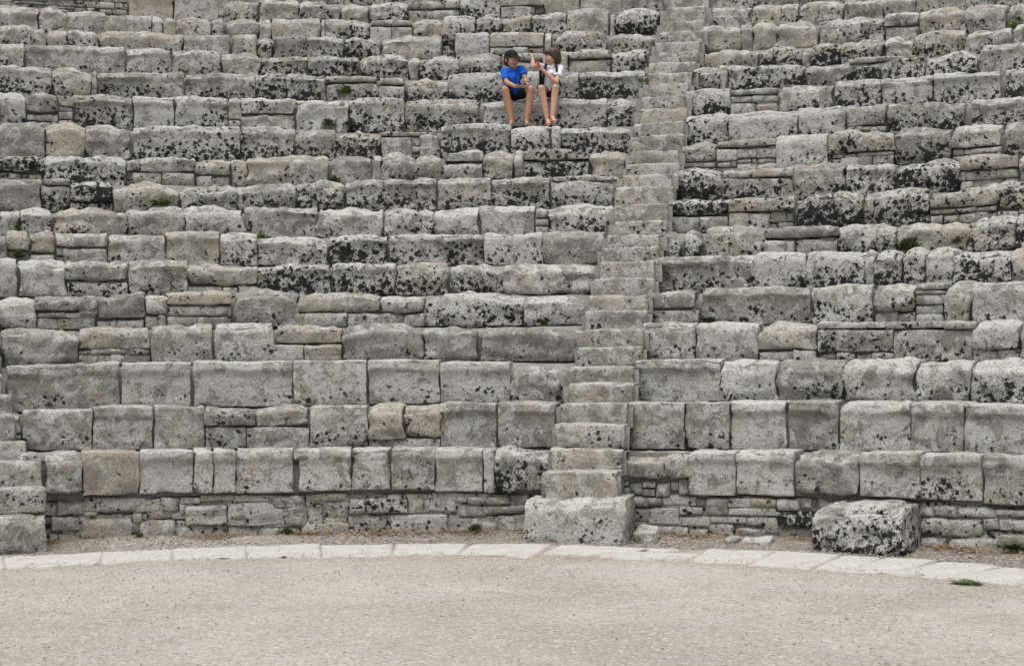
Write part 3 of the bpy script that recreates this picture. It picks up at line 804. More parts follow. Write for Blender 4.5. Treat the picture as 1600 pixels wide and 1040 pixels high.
def stone_mesh(w, h, d, shape, seed, tl=1., tr=1., cell=.034, wear=1.):
    """one weathered block: x along the row, y inward from the face at 0, z up from 0; tl / tr scale the height of the two ends"""
    q = SH[shape]
    nx = max(4, int(round(w / cell))); nz = max(4, int(round(h / cell)))
    yl = np.array([0, .025, .06, .11, .2, 1.]) * 1.0; yl[-1] = d; yl = np.minimum(yl, np.linspace(0, d, 6) + .0) if d < .25 else yl
    u, J, v, F = lattice(nx, 5, nz)
    # gather lattice lines towards the edges so that the rounding has points
    g = lambda t: t - .10 * np.sin(2 * math.pi * t) * .9
    X = (g(u) - .5) * w; Z = g(v) * h; Y = yl[J]
    P = np.stack([X, Y, Z], -1)
    r = min(q['r'] * (.75 + .5 * ((seed * 7919) % 101) / 101), .42 * min(w, h))
    kx = 3.4 if shape in 'FL' else 2.3                          # joints stay tighter than the weathered top
    P[:, 0] *= kx; W = w * kx
    lo = np.array([-W / 2 + r, r, r * .6]); hi = np.array([W / 2 - r, max(d - r, r), h - r])
    inn = np.clip(P, lo, hi); D = P - inn; L = np.linalg.norm(D, axis=1); N = D / np.maximum(L, 1e-6)[:, None]
    P = inn + N * np.minimum(L, r)[:, None]
    P[:, 0] /= kx
    s = np.array([seed * 3.17 % 97, seed * 1.31 % 89, seed * 2.71 % 83])
    ux = (P[:, 0] / w + .5); vz = np.clip(P[:, 2] / h, 0, 1)
    front = np.clip(1 - P[:, 1] / .16, 0, 1)
    # pillowed face
    P[:, 1] -= q['pil'] * (1 - (2 * ux - 1) ** 4) * (1 - (2 * vz - 1) ** 4) * front
    # worn, sloping top arris
    s1 = vn(np.stack([P[:, 0] * 2.6 + s[1], 0 * ux + s[2], 0 * ux], -1))
    tb = min(q['tb'], .28 * h) * (1 + .6 * s1) * wear
    P[:, 2] -= tb * np.clip(1 - P[:, 1] / .17, 0, 1) ** 1.6 * sm(vz, .72, 1.)
    P[:, 1] += .9 * tb * sm(vz, .70, 1.02) ** 1.5 * front
    # cut nosing with a hollowed riser below
    if q['lip']:
        e = .55 + .6 * vn(np.stack([P[:, 0] * 2.3 + s[0], 0 * ux, 0 * ux + s[1]], -1))
        edge = .76 + .035 * vn(np.stack([P[:, 0] * 5 + s[1], 0 * ux, 0 * ux], -1))
        rec = q['lip'] * np.clip(e, .25, 1.25) * (1 - sm(P[:, 2] / h, edge - .035, edge + .008))
        rec *= .72 + .28 * sm(vz, .0, .5)
        P[:, 1] += rec * front
    # relief
    big = vn(P * 3.1 + s); mid = vn(P * 8.3 + s * 1.7); fine = vn(P * 21 + s * .7)
    strat = vn(np.stack([P[:, 0] * 2.2 + s[0], P[:, 1] * 2.2, P[:, 2] * 15 + .6 * big + s[2]], -1))
    amp = q['a'] * min(1., h / .25) * (.45 + .55 * min(1., wear))
    finer = vn(P * 47 + s * .4)
    disp = amp * (.85 * big + .7 * mid + .5 * fine + .25 * finer)
    sx = 2 * ux - 1                                            # ragged ends and feet
    P[:, 0] += np.abs(sx) ** 3 * min(q['sk'], .12 * w) * (.4 + .6 * wear) * (vn(np.stack([np.sign(sx) * 3 + s[0], P[:, 1] * 2, P[:, 2] * 7 + s[1]], -1)) * 1.4 - .1 * np.sign(sx))
    P[:, 2] += (.3 + .7 * wear) * (1 - vz) ** 2 * np.abs(sx) ** 4 * q['bt'] * h * (.6 + .8 * vn(np.stack([np.sign(sx) * 5 + s[2], 0 * ux, 0 * ux + s[0]], -1)))
    chip = np.maximum(0, vn(P * 5.2 + s * 2.3) - .3) * .075 * min(1, h / .3)           # spalled hollows
    edgeness = np.clip(np.abs(2 * ux - 1) ** 6 + np.abs(2 * vz - 1) ** 6, 0, 1)
    disp -= chip * (.35 + .9 * edgeness)
    rid = vn(P * np.array([4.1, 4.1, 6.5]) + s * 3.3)                          # flakes broken off along flat faces
    disp -= np.where(rid > .42, .016 * min(1., .25 + wear), 0.) * min(1., h / .3) * sm(np.abs(fine + mid), .0, .25)
    P += N * disp[:, None]
    P[:, 1] += (q['st'] * strat * min(1, h / .2)) * front
    # top line: slope between the ends, arch, erosion of the arris
    T = np.where(ux < .5, tl + (1 - tl) * ux * 2, 1 + (tr - 1) * (ux * 2 - 1))
    T = T * (1 - q['arch'] * (.3 + .7 * wear) * np.abs(2 * ux - 1) ** 3.2)
    er = min(q['er'], .14 * h) * (.35 + .65 * wear) / h * np.maximum(-.2, vn(np.stack([P[:, 0] * 4.3 + s[2], P[:, 1] * 3, 0 * ux], -1)) + .35 * vn(np.stack([P[:, 0] * 13 + s[2], P[:, 1] * 5, 0 * ux], -1)))
    P[:, 2] = np.where(P[:, 2] > 0, P[:, 2] * (1 + (T - 1 - er) * sm(vz, .15, 1.)), P[:, 2])
    return mesh_np('stone', P, F)

TONE = {'g': (.30, .505, .45), 't': (.56, .525, .42), 'o': (.80, .52, .38), 'w': (.24, .535, .70), 'd': (.16, .460, .25), 'b': (.02, .525, .9)}
_seed = [1]
def stone(name, parent, ploc, R, th0, th1, zb, zl, zm, zr, shape, lich, tone, d=.44, cell=.034, mat=None, proud=0., wear=1.):
    """a stone whose face stands at radius R between the bearings th0 and th1"""
    _seed[0] += 1; sd = _seed[0]
    thm = (th0 + th1) / 2; w = max(.05, 2 * (R + .02) * math.tan((th1 - th0) / 2)); h = max(.04, zm - zb)
    rr = random.Random(sd)
    me = stone_mesh(w, h, d, shape, sd, (zl - zb) / h, (zr - zb) / h, cell, wear)
    me.materials.append(mat or STONE)
    o = bpy.data.objects.new(name, me)
    pr = proud + rr.uniform(-.014, .014)
    p = polar(R - pr, thm, zb)
    o.location = p - Vector(ploc)
    o.rotation_euler = (rr.uniform(-.012, .012), rr.uniform(-.008, .008), -thm + rr.uniform(-.015, .015))
    wm, br, pl = TONE[tone]
    o.color = (min(1, max(0, lich / 9 + rr.uniform(-.03, .03))) if lich > 0 else (-.14 if lich < 0 else 0.), wm + rr.uniform(-.08, .08), br * rr.uniform(.965, 1.035), pl + rr.uniform(-.1, .1))
    link(o, parent)
    return o

def ring_strip(name, prof, t0, t1, mat, parent=None, ploc=(0, 0, 0), step=.012, rough=.015, seed=0.):
    """sweeps the profile [(R, z or function of bearing)] from bearing t0 to t1; rough relief"""
    n = max(2, int((t1 - t0) / step)); T = np.linspace(t0, t1, n + 1); V = []
    for (R, z) in prof:
        Z = np.array([z(t) for t in T]) if callable(z) else np.full(n + 1, z)
        V.append(np.stack([R * np.sin(T), R * np.cos(T), Z], -1))
    V = np.stack(V); k = len(prof)
    sh = V.shape; Q = V.reshape(-1, 3)
    Q = Q + rough * np.stack([vn(Q * 6 + seed), vn(Q * 6 + seed + 40), vn(Q * 6 + seed + 80)], -1)
    idx = np.arange(k * (n + 1)).reshape(k, n + 1)
    F = np.stack([idx[:-1, :-1], idx[:-1, 1:], idx[1:, 1:], idx[1:, :-1]], -1).reshape(-1, 4)
    me = mesh_np(name, Q - np.array(ploc), F); me.materials.append(mat)
    o = bpy.data.objects.new(name, me); link(o, parent)
    return o

# ---------------------------------------------------------------- ground
def ground():
    # fine sheet where the camera looks, coarse to the horizon: one sheet
    xs = np.concatenate([np.linspace(-200, -9, 14)[:-1], np.arange(-9, 12.01, .12), np.linspace(12, 200, 14)[1:]])
    ys = np.concatenate([np.linspace(-200, -3, 14)[:-1], np.arange(-3, 10.0, .12), np.linspace(10, 200, 14)[1:]])
    X, Y = np.meshgrid(xs, ys, indexing='ij')
    P = np.stack([X, Y, 0 * X], -1).reshape(-1, 3)
    R = np.hypot(P[:, 0], P[:, 1])
    near = (np.abs(P[:, 0]) < 12) & (np.abs(P[:, 1]) < 10)
    P[:, 2] = near * (.009 * vn(P * 1.1) + .006 * vn(P * 4.1) - .004) + .035 * sm(R, 8.75, 9.3) * (1 + .6 * vn(P * 3.0)) * (R < 9.6)
    P[:, 2] -= .011 * sm(R, 7.62, 7.85) * (1 - sm(R, 8.42, 8.6))
    idx = np.arange(len(P)).reshape(X.shape)
    F = np.stack([idx[:-1, :-1], idx[1:, :-1], idx[1:, 1:], idx[:-1, 1:]], -1).reshape(-1, 4)
    me = mesh_np('ground', P, F); me.materials.append(GRAVEL)
    o = link(bpy.data.objects.new('ground', me)); tag(o, 'pale beige gravel floor of the orchestra in front of the seats', 'ground', kind='structure')
ground()

def pebbles(name, n, pos, smin, smax, mat, label, cat):
    ov = np.array([[1, 0, 0], [-1, 0, 0], [0, 1, 0], [0, -1, 0], [0, 0, 1], [0, 0, -1], [.7, .7, .1], [-.7, .7, -.1], [.7, -.7, .1], [-.7, -.7, 0]], float)
    # a flattened octagonal pebble: ring of 8, top and bottom
    ring = [0, 6, 2, 7, 1, 9, 3, 8]
    F0 = np.array([[ring[i], ring[(i + 1) % 8], 4] for i in range(8)] + [[ring[(i + 1) % 8], ring[i], 5] for i in range(8)])
    Q = pos(n)
    s = smin + (smax - smin) * RS.rand(n) ** 3.5
    a = RS.rand(n) * 6.283; ca, sa = np.cos(a), np.sin(a)
    V = ov[None] * (1 + .3 * RS.uniform(-1, 1, (n, 10, 1))) * s[:, None, None] * np.stack([np.ones(n), RS.uniform(.55, 1, n), RS.uniform(.35, .75, n)], -1)[:, None, :]
    V = np.stack([V[..., 0] * ca[:, None] - V[..., 1] * sa[:, None], V[..., 0] * sa[:, None] + V[..., 1] * ca[:, None], V[..., 2]], -1) + Q[:, None, :]
    F = (F0[None] + (np.arange(n) * 10)[:, None, None]).reshape(-1, 3)
    me = mesh_np(name, V.reshape(-1, 3), F, False); me.materials.append(mat)
    o = link(bpy.data.objects.new(name, me)); tag(o, label, cat, kind='stuff')
    return o

def peb_mat(name, cols):
    m, nt, bs = newmat(name); b = NB(nt)
    P = b.n('ShaderNodeTexCoord').outputs['Object']
    n = b.vor(P, 22, 'F1', 'Color'); g = b.n('ShaderNodeSeparateColor'); b.put(g.inputs[0], n)
    c = b.mix(b.ss(g.outputs[0], .3, .7), cols[0], cols[1]); c = b.mix(b.ss(g.outputs[1], .75, .9), c, cols[2])
    b.put(bs.inputs['Base Color'], c); bs.inputs['Roughness'].default_value = .95; bs.inputs['Specular IOR Level'].default_value = .1
    return m
def pos_front(n):
    X = RS.uniform(-5.5, 9.5, n * 2); Y = RS.uniform(-.5, 8.6, n * 2); ok = np.hypot(X, Y) < 7.66
    X, Y = X[ok][:n], Y[ok][:n]
    X = np.resize(X, n); Y = np.resize(Y, n)
    return np.stack([X, Y, np.full(n, .002)], -1)
def pos_back(n):
    T = RS.uniform(-.5, .95, n); R = 8.5 + .8 * RS.rand(n) ** .8
    return np.stack([R * np.sin(T), R * np.cos(T), .002 + .035 * sm(R, 8.75, 9.3)], -1)
def pos_slab(n):
    T = RS.uniform(-.5, .9, n); u = RS.rand(n); R = 7.6 + np.where(RS.rand(n) < .75, np.where(u < .5, u ** 2, 1 - (1 - u) ** 2), u)
    return np.stack([R * np.sin(T), R * np.cos(T), np.full(n, .012)], -1)
PM1 = peb_mat('pebble_pale', [(.40, .375, .34), (.50, .478, .44), (.25, .225, .20)])
PM2 = peb_mat('pebble_brown', [(.21, .19, .165), (.29, .265, .235), (.42, .395, .36)])
pebbles('gravel', 20000, pos_front, .002, .012, PM1, 'loose pale grit and pebbles strewn over the orchestra floor', 'gravel')
pebbles('gravel', 7000, pos_back, .003, .020, PM2, 'brown grit and crumbs of stone between paving and wall', 'gravel')

pebbles('gravel', 5000, pos_slab, .002, .011, PM1, 'fine grit lying on the worn flagstones', 'gravel')

# hillside behind the last row
ring_strip('hillside', [(19.5, 7.7), (19.8, 8.0), (22, 8.5), (30, 9.3), (60, 10), (120, 10)], -1.3, 1.5, HILL, step=.05, rough=.05)
tag(bpy.data.objects['hillside'], 'dry hillside behind the topmost seats', 'hillside', kind='structure')

# ---------------------------------------------------------------- paving ring
def paving():
    m, nt, bs = newmat('pale_paving'); b = NB(nt)
    P = b.n('ShaderNodeTexCoord').outputs['Object']; inf = b.n('ShaderNodeObjectInfo')
    n1 = b.noise(P, 2.5, 5, .6); n2 = b.noise(P, 20, 5, .7); n3 = b.noise(P, 90, 3, .7)
    c = b.mix(b.ss(n1, .35, .7), (.475, .458, .425), (.565, .55, .52)); c = b.mix(b.ss(n2, .50, .72, 0, .5), c, (.40, .375, .335))
    c = b.mix(b.ss(b.noise(P, 2.6, 5, .7, .6), .50, .66, 0, .8), c, (.42, .39, .345))
    c = b.mix(b.ss(n3, .3, .75), b.mix(1., c, (.86, .86, .85), 'MULTIPLY'), c)
    crk = b.vor(b.vadd(P, b.vmul(b.noise(P, 6, 3, .6, 0, 'Color'), (.3, .3, 0.))), 2.1, 'DISTANCE_TO_EDGE')
    c = b.mix(b.math('MULTIPLY', b.ss(crk, .004, .016, 1, 0), b.ss(n1, .45, .6, 0, .6)), c, (.30, .27, .23))
    c = b.mix(b.math('MULTIPLY', inf.outputs['Random'], .25), c, (.44, .42, .385))
    b.put(bs.inputs['Base Color'], c); bs.inputs['Roughness'].default_value = .85; bs.inputs['Specular IOR Level'].default_value = .2
    b.put(bs.inputs['Normal'], b.bump(b.math('ADD', n2, b.math('MULTIPLY', n3, .4)), .5, .012))
    root = empty('paving_ring', polar(8.1, .15))
    tag(root, 'curved band of pale worn flagstones at the edge of the orchestra', 'paving', kind='structure')
    # (bearing start, end, inner radius at both ends, outer radius at both ends)
    slabs = [(-.56, -.505, 7.67, 7.68, 8.59, 8.6), (-.502, -.418, 7.68, 7.66, 8.6, 8.6), (-.415, -.311, 7.66, 7.68, 8.6, 8.58), (-.308, -.232, 7.68, 7.66, 8.57, 8.6), (-.228, -.147, 7.66, 7.66, 8.6, 8.61),
             (-.143, -.060, 7.65, 7.62, 8.61, 8.60), (-.056, .024, 7.62, 7.70, 8.60, 8.61), (.029, .108, 7.69, 7.74, 8.61, 8.62), (.113, .203, 7.75, 7.50, 8.61, 8.55),
             (.215, .312, 7.86, 7.80, 8.50, 8.42), (.316, .352, 8.24, 8.30, 8.50, 8.46), (.302, .385, 7.62, 7.58, 8.18, 8.22), (.390, .462, 7.56, 7.58, 8.55, 8.60), (.466, .536, 7.58, 7.56, 8.6, 8.58),
             (.540, .580, 7.50, 7.53, 8.57, 8.60), (.583, .634, 7.53, 7.58, 8.6, 8.6), (.638, .70, 7.60, 7.62, 8.6, 8.6), (.704, .775, 7.62, 7.62, 8.6, 8.58), (.78, .87, 7.6, 7.6, 8.6, 8.6), (.875, .96, 7.6, 7.6, 8.6, 8.6)]
    for k, (a, e, ra, rb, sa, sb) in enumerate(slabs):
        nx, ny = max(8, int((e - a) * 8.1 / .03)), 26
        u, w = np.meshgrid(np.linspace(0, 1, nx), np.linspace(0, 1, ny), indexing='ij')
        a -= .0016; e += .0016
        th = a + (e - a) * u + .010 * (w - .5) * (1 if k % 2 else -1) * math.sin(k * 2.3)
        R = (ra + (rb - ra) * u) * (1 - w) + (sa + (sb - sa) * u) * w
        Q = np.stack([R * np.sin(th), R * np.cos(th), 0 * R], -1).reshape(-1, 3)
        e1 = vn(Q * 5 + 9.1 * k) * .5 + vn(Q * 15 + k) * .4 + vn(Q * 40 + k) * .25
        wf, uf = w.ravel(), u.ravel()
        rim = np.maximum(np.abs(2 * wf - 1) ** 10, np.abs(2 * uf - 1) ** 22)
        R2 = R.ravel() + (.085 * (1 - wf) + .04) * e1 * (np.abs(2 * wf - 1) ** 5)
        t2 = th.ravel() + .0022 * e1 * np.abs(2 * uf - 1) ** 9
        z = .005 + .008 * vn(Q * 2 + k) + .004 * vn(Q * 7 + k) + .004 * math.sin(k * 1.7) - .010 * rim
        V = np.stack([R2 * np.sin(t2), R2 * np.cos(t2), z], -1)
        idx = np.arange(nx * ny).reshape(nx, ny)
        F = [np.stack([idx[:-1, :-1], idx[:-1, 1:], idx[1:, 1:], idx[1:, :-1]], -1).reshape(-1, 4)[:, ::-1]]
        loop = np.concatenate([idx[:-1, 0], idx[-1, :-1], idx[1:, -1][::-1], idx[0, 1:][::-1]])
        nb = len(V); low = V[loop].copy(); low[:, 2] = -.06
        V = np.concatenate([V, low]); li = np.arange(len(loop))
        F.append(np.stack([loop, np.roll(loop, -1), np.roll(nb + li, -1), nb + li], -1)[:, ::-1])
        c0 = polar(8.1, (a + e) / 2)
        me = mesh_np('flagstone', V - np.array(c0), np.concatenate(F)); me.materials.append(m)
        o = bpy.data.objects.new('flagstone', me); o.location = c0 - root.location; link(o, root)
paving()

# ---------------------------------------------------------------- seating
RN = {1: 9.289, 2: 9.868, 3: 10.448, 4: 11.027, 5: 11.607, 6: 12.186, 7: 12.766, 8: 13.345, 9: 13.925, 10: 14.504, 11: 15.084, 12: 15.664, 13: 16.243, 14: 16.823, 15: 17.402, 16: 17.982, 17: 18.561, 0: 9.359}; POLY = {1: [0.1379, -0.0847, 0.8889], 2: [-0.0524, 0.0455, 1.3405], 3: [-0.0587, -0.0385, 1.7981], 4: [-0.1276, -0.0284, 2.2147], 5: [-0.0498, -0.0023, 2.6012], 6: [0.0752, -0.0592, 2.9994], 7: [-0.0345, -0.0391, 3.3947], 8: [-0.0644, 0.0638, 3.7829], 9: [-0.1023, 0.0918, 4.2026], 10: [-0.1005, 0.1426, 4.612], 11: [0.0912, 0.0476, 5.0689], 12: [-0.0316, -0.0328, 5.5678], 13: [-0.0993, -0.0801, 6.0173], 14: [-0.0515, -0.1433, 6.4244], 15: [-0.2154, -0.0295, 6.8483], 16: [-0.3385, 0.009, 7.2504], 17: [-0.0731, -0.0427, 7.6703], 0: [0.0, 0.0, 0.0]}; BL = BLOCKS; ST = [[8.854, 0.1888, 0.2747, 0.69], [9.144, 0.193, 0.2733, 0.907], [9.434, 0.1937, 0.2701, 1.139], [9.724, 0.1945, 0.2664, 1.34], [10.013, 0.1955, 0.2685, 1.548], [10.303, 0.1952, 0.2639, 1.722], [10.593, 0.1991, 0.267, 1.93], [10.883, 0.2011, 0.2623, 2.13], [11.172, 0.1999, 0.2623, 2.338], [11.462, 0.1988, 0.2587, 2.537], [11.752, 0.201, 0.2616, 2.742], [12.042, 0.204, 0.2576, 2.953], [12.331, 0.2013, 0.2582, 3.139], [12.621, 0.2051, 0.2552, 3.315], [12.911, 0.207, 0.2591, 3.51], [13.201, 0.2046, 0.2558, 3.737], [13.49, 0.203, 0.2587, 3.992], [13.78, 0.207, 0.2537, 4.18], [14.07, 0.2085, 0.2584, 4.353], [14.36, 0.2095, 0.2543, 4.559], [14.649, 0.207, 0.2563, 4.803], [14.939, 0.2076, 0.2536, 5.018], [15.229, 0.2094, 0.2539, 5.254], [15.519, 0.21, 0.2496, 5.47], [15.808, 0.2095, 0.2506, 5.69], [16.098, 0.212, 0.2511, 5.903], [16.388, 0.2099, 0.2523, 6.103], [16.678, 0.2131, 0.2523, 6.305], [16.967, 0.2122, 0.2518, 6.513], [17.257, 0.2137, 0.2514, 6.724], [17.547, 0.2141, 0.251, 6.938], [17.837, 0.2157, 0.2502, 7.216], [18.126, 0.2162, 0.2505, 7.479]]
RN[18] = RN[17] + .58; POLY[18] = [-.07, -.04, 8.08]; BL[18] = []
def tread(n, th):
    if n <= 0: return 0.
    a, b_, c = POLY[n]; t = min(max(th, -.5), .62); return a * t * t + b_ * t + c
SL, SR_ = .2, .25
def stair_edges(R):
    """bearings of the two cheeks of the main stairway at radius R"""
    hw = .345 / R
    return .2315 - hw, .2315 + hw
ORD = ['', 'lowest', 'second', 'third', 'fourth', 'fifth', 'sixth', 'seventh', 'eighth', 'ninth', 'tenth', 'eleventh', 'twelfth', 'thirteenth', 'fourteenth', 'fifteenth', 'sixteenth', 'seventeenth', 'topmost']
LOOK = {(1, 0): 'square pale blocks above the rubble footing', (1, 1): 'square pale blocks above the black lichened boulder', (2, 0): 'grey blocks with ochre patches', (2, 1): 'flush grey blocks with a thin nosing',
        (3, 0): 'long pale blocks with rounded nosing', (3, 1): 'grey blocks over a mossy dark joint', (4, 0): 'smoke grey rounded blocks', (4, 1): 'speckled blocks, then thin slabs over rubble',
        (5, 0): 'flat tan slabs and eroded blocks', (5, 1): 'wide grey block next to pale square ones', (6, 0): 'black spotted blocks in its middle', (6, 1): 'narrow upright lichened blocks among bluish ones',
        (7, 0): 'small rounded stones at its far end', (7, 1): 'pointed upright stone at its stair end and weeds', (8, 0): 'long rounded pale blocks', (8, 1): 'two black crusted arched blocks',
        (9, 0): 'long cut block crusted black in its middle', (9, 1): 'arched black crusted blocks and an ochre one', (10, 0): 'arched and ochre blocks in mixed sizes', (10, 1): 'small coursed stones near the stairs',
        (11, 0): 'sharp nosing and dense black spots', (11, 1): 'bluish white faces flecked with black', (12, 0): 'two children seated on it', (12, 1): 'thin rubble beside the stair end',
        (13, 0): 'densely blackened cut blocks', (13, 1): 'lichened blocks beside the green weeds', (14, 0): 'long cut block at its far end', (14, 1): 'tan arched blocks', (15, 0): 'plain tan slabs among lichened blocks', (15, 1): 'rounded tan boulders',
        (16, 0): 'small mixed tan stones', (16, 1): 'rounded grey stones at the upper edge', (18, 0): 'just showing at the upper border', (17, 0): 'an orange block and thin coursed rubble', (17, 1): 'grey stones cut by the upper edge'}

def rubble(parent, ploc, R, t0, t1, za, zb, depth=.3, hmin=.085, hmax=.155, lich=0):
    """small coursed stones between two bearings and two heights"""
    z = za
    while z < zb - .03:
        h = min(rnd.uniform(hmin, hmax), zb - z)
        if zb - z - h < .035: h = zb - z
        t = t0
        while t < t1 - .02 / R:
            w = rnd.uniform(.13, .46); e = t + w / R
            if t1 - e < .06 / R: e = t1
            dz = rnd.uniform(-.012, .02)
            stone('rubble_stone', parent, ploc, R, t - .002 / R, e + .002 / R, z - .004, z + h - dz - .002, z + h - dz, z + h - rnd.uniform(0, .012), rnd.choice('RRRF'),
                  max(0, lich + rnd.choice((-1, 0, 0, 1))), rnd.choice('gggtbwd'), d=depth, cell=.034, proud=rnd.uniform(-.02, .012), wear=0.)
            t = e
        z += h

TL, TR = -.60, .86
WL0, WL1 = -.47, -.392             # cheeks of the far left stairway
for n in range(1, 19):
    R = RN[n]
    sl, sr = stair_edges(R)
    for side in ((0, 1) if n < 18 else (0,)):
        base = polar(R, .0 if side == 0 else .45, tread(n - 1, 0.))
        root = empty('seat_row', base)
        tag(root, '%s seat row %s of the stairs, %s' % (ORD[n], ('left', 'right')[side], LOOK[(n, side)]), 'seat row', 'rows of stone seats')
        P0 = tuple(base)
        own = [q for q in BL[n] if ((q[0] + q[1]) / 2 < .2315) == (side == 0)]
        if n >= 3 and side == 0:
            own = [q for q in own if q[1] > WL1 + .01]
            own = [[max(q[0], WL1 + .003)] + list(q[1:]) for q in own]
        for (t0, t1, zl, zm, zr, zb, sh, li, to) in own:
            crisp = n <= 3 and sh in 'FL'
            g = (-.004 if crisp else -.006) / R
            small = (zm - zb) < .13 or (t1 - t0) * R < .2
            covered = any(q[5] > zm - .06 and q[0] < t1 - .01 and q[1] > t0 + .01 for q in own)
            o = stone('stone_block', root, P0, R, t0 + g, t1 - g, zb, zl, zm, zr, sh, li, to, d=.36 if small else .46, cell=.024 if crisp else .034, proud=-.012 if (small and covered) else (-.005 if small else 0.), wear=0. if covered else (.28 if crisp else 1.))
            tr = tread(n - 1, (t0 + t1) / 2)
            under = [q for q in own if q[3] < zb + .02 and q[0] < t1 - .01 and q[1] > t0 + .01]
            if n > 1 and zb - tr > .055:
                rubble(root, P0, R + (.05 if under else .016), t0, t1, tr - .02, zb - .006, lich=max(0, li - 2))
        # extensions out of frame, in the same build
        if not own: spans = [(TL, WL0 - .005), (WL1 + .004, sl)] if side == 0 else [(sr, TR)]
        elif side == 0: spans = [(TL, WL0 - .005), (WL1 + .004, min(q[0] for q in own) - .004)]
        else: spans = [(max(q[1] for q in own) + .004, TR)]
        for a, e in spans:
            t = a
            while e - t > .01:
                w = rnd.uniform(.5, 1.2) / R; t2 = t + w if e - t - w > .03 else e
                z = tread(n, (t + t2) / 2) + rnd.uniform(-.02, .02); zb = tread(n - 1, (t + t2) / 2) - .025 if n > 1 else .40
                stone('stone_block', root, P0, R, t + .006 / R, t2 - .006 / R, zb, z - rnd.uniform(0, .02), z, z - rnd.uniform(0, .02), rnd.choice('LRFA'), rnd.choice((1, 2, 3, 4)), rnd.choice('ggwtd'), cell=.05)
                t = t2
        # packing behind and between the blocks
        for a, e in (((TL, WL0), (WL1, sl)) if side == 0 else ((sr, TR),)):
            zt = lambda t, n=n: tread(n, t) - .035
            z0 = (lambda t, n=n: tread(n - 1, t) - .05) if n > 1 else .43
            z9 = lambda t, n=n: tread(n, t) - .045
            ring_strip('mortar_bed', [(R + .115, z0), (R + .10, lambda t, n=n: .6 * (tread(n - 1, t) if n > 1 else .43) + .4 * tread(n, t)), (R + .10, lambda t, n=n: tread(n, t) - .17), (R + .20, lambda t, n=n: tread(n, t) - .12), (R + .36, z9), (R + .62, z9), (R + .85, z9)],
                       a, e, MORTAR, root, P0, rough=.022, seed=n * 7.3 + side)
        # rubble in the gaps that the photograph shows packed with small stones
        own.sort()
        pe = None
        for q in own:
            if pe is not None and q[0] - pe > .016:
                tr = tread(n - 1, q[0]); za = tr - .02 if n > 1 else .40
                rubble(root, P0, R + .03, pe + .002, q[0] - .002, za, tread(n, q[0]) - .05, lich=2 if n > 5 else 0)
            pe = q[1] if pe is None else max(pe, q[1])
        if n == 17 and side == 0:
            rubble(root, P0, R + .02, WL1 + .01, -.292, tread(16, -.3) - .02, 7.72, hmin=.03, hmax=.055)

# stair cheeks: the beds above end at the stairway, the flight closes it
def stairway(name, data, label, lich):
    base = polar(8.9, (data[0][1] + data[0][2]) / 2, 0.)
    root = empty(name, base); tag(root, label, 'stairway', 'stairways between the seats'); P0 = tuple(base)
    prev = .4
    for k, (R, t0, t1, z) in enumerate(data):
        zb = prev - .03
        tone = rnd.choice('ggtgt')
        zz = [z + rnd.uniform(-.012, .004) for _ in range(2)]
        stone('step', root, P0, R, t0, t1, zb, zz[0], z, zz[1], 'F', lich[k % len(lich)], tone, d=.42, proud=0., wear=.2)
        prev = z
    # fill below and beside the steps
    for k in range(0, len(data) - 1):
        R, t0, t1, z = data[k]
        tc = (t0 + t1) / 2; hw = .40 / R
        R2 = data[k + 1][0]
        ring_strip('mortar_bed', [(R + .06, z - .3), (R + .05, z - .05), (R2 + .12, z - .05)], tc - hw, tc + hw, MORTAR, root, P0, rough=.012, seed=k * 3.1)
stairway('stairway', ST, 'narrow steep stairway of grey stone steps climbing between the two seat blocks', (-1, -1, 0, -1, 0, -1, 1))
LS = [[8.72, -0.4727, -0.3624, 0.371], [8.854, -0.4707, -0.3638, 0.622], [9.144, -0.4666, -0.3658, 0.855], [9.434, -0.4628, -0.379, 1.048], [9.637, -0.4604, -0.3825, 1.11], [10.013, -0.4559, -0.3893, 1.572], [10.303, -0.4528, -0.3938, 1.614]]
_z = LS[-1][3]; _ls = [list(q) for q in LS if q[3] < 1.09]
_R, _zz = RN[1] + .75 * .58, 1.29
while _R < RN[17]:
    _ls.append([_R, WL0 + .004, WL1 - .004 + (.008 if _R < 10.3 else 0), _zz]); _R += .29; _zz += .2125
stairway('stairway', [[q[0], max(q[1], WL0), q[2], q[3]] for q in _ls[1:]], 'edge of another flight of worn steps at the left border', (-1, 0))

# podium wall under the lowest row
for side in (0, 1):
    base = polar(9.36, .0 if side == 0 else .45, 0)
    root = empty('podium_wall', base); P0 = tuple(base)
    tag(root, ('rubble footing wall under the lowest seats, left of the stairway, weeds at its base', 'rubble footing wall under the lowest seats, right of the stairway, beside the lichened boulder')[side], 'wall')
    R = RN[0]
    for q in BL[0]:
        t0, t1, zl, zm, zr, zb, sh, li, to = q
        if ((t0 + t1) / 2 < .23) != (side == 0): continue
        stone('rubble_stone', root, P0, R, t0 - .005 / R, t1 + .005 / R, zb - .004, zl + .004, zm + .004, zr + .004, sh, li, to, d=.3, cell=.028, proud=rnd.uniform(0., .02), wear=.25)
    for a, e in (((TL, WL0), (WL1 + .006, .17)) if side == 0 else ((.262, TR),)):
        ring_strip('mortar_bed', [(R + .085, -.05), (R + .08, .1), (R + .08, .25), (R + .08, .42), (R + .09, .62), (R + .07, .84)], a, e, MORTAR, root, P0, rough=.02, step=.005, seed=3.3 + side)
        if a == TL: rubble(root, P0, R, a, e, -.02, .42)
    if side == 0: rubble(root, P0, R + .022, -.386, .165, -.02, .43, hmin=.08, hmax=.14)
    else: rubble(root, P0, R + .022, .262, .69, -.02, .43, hmin=.08, hmax=.14)
    if side == 0: rubble(root, P0, R, -.386, -.365, -.02, .42)
    else: rubble(root, P0, R, .69, TR, -.02, .42); rubble(root, P0, R + .04, .50, .60, -.02, .40)

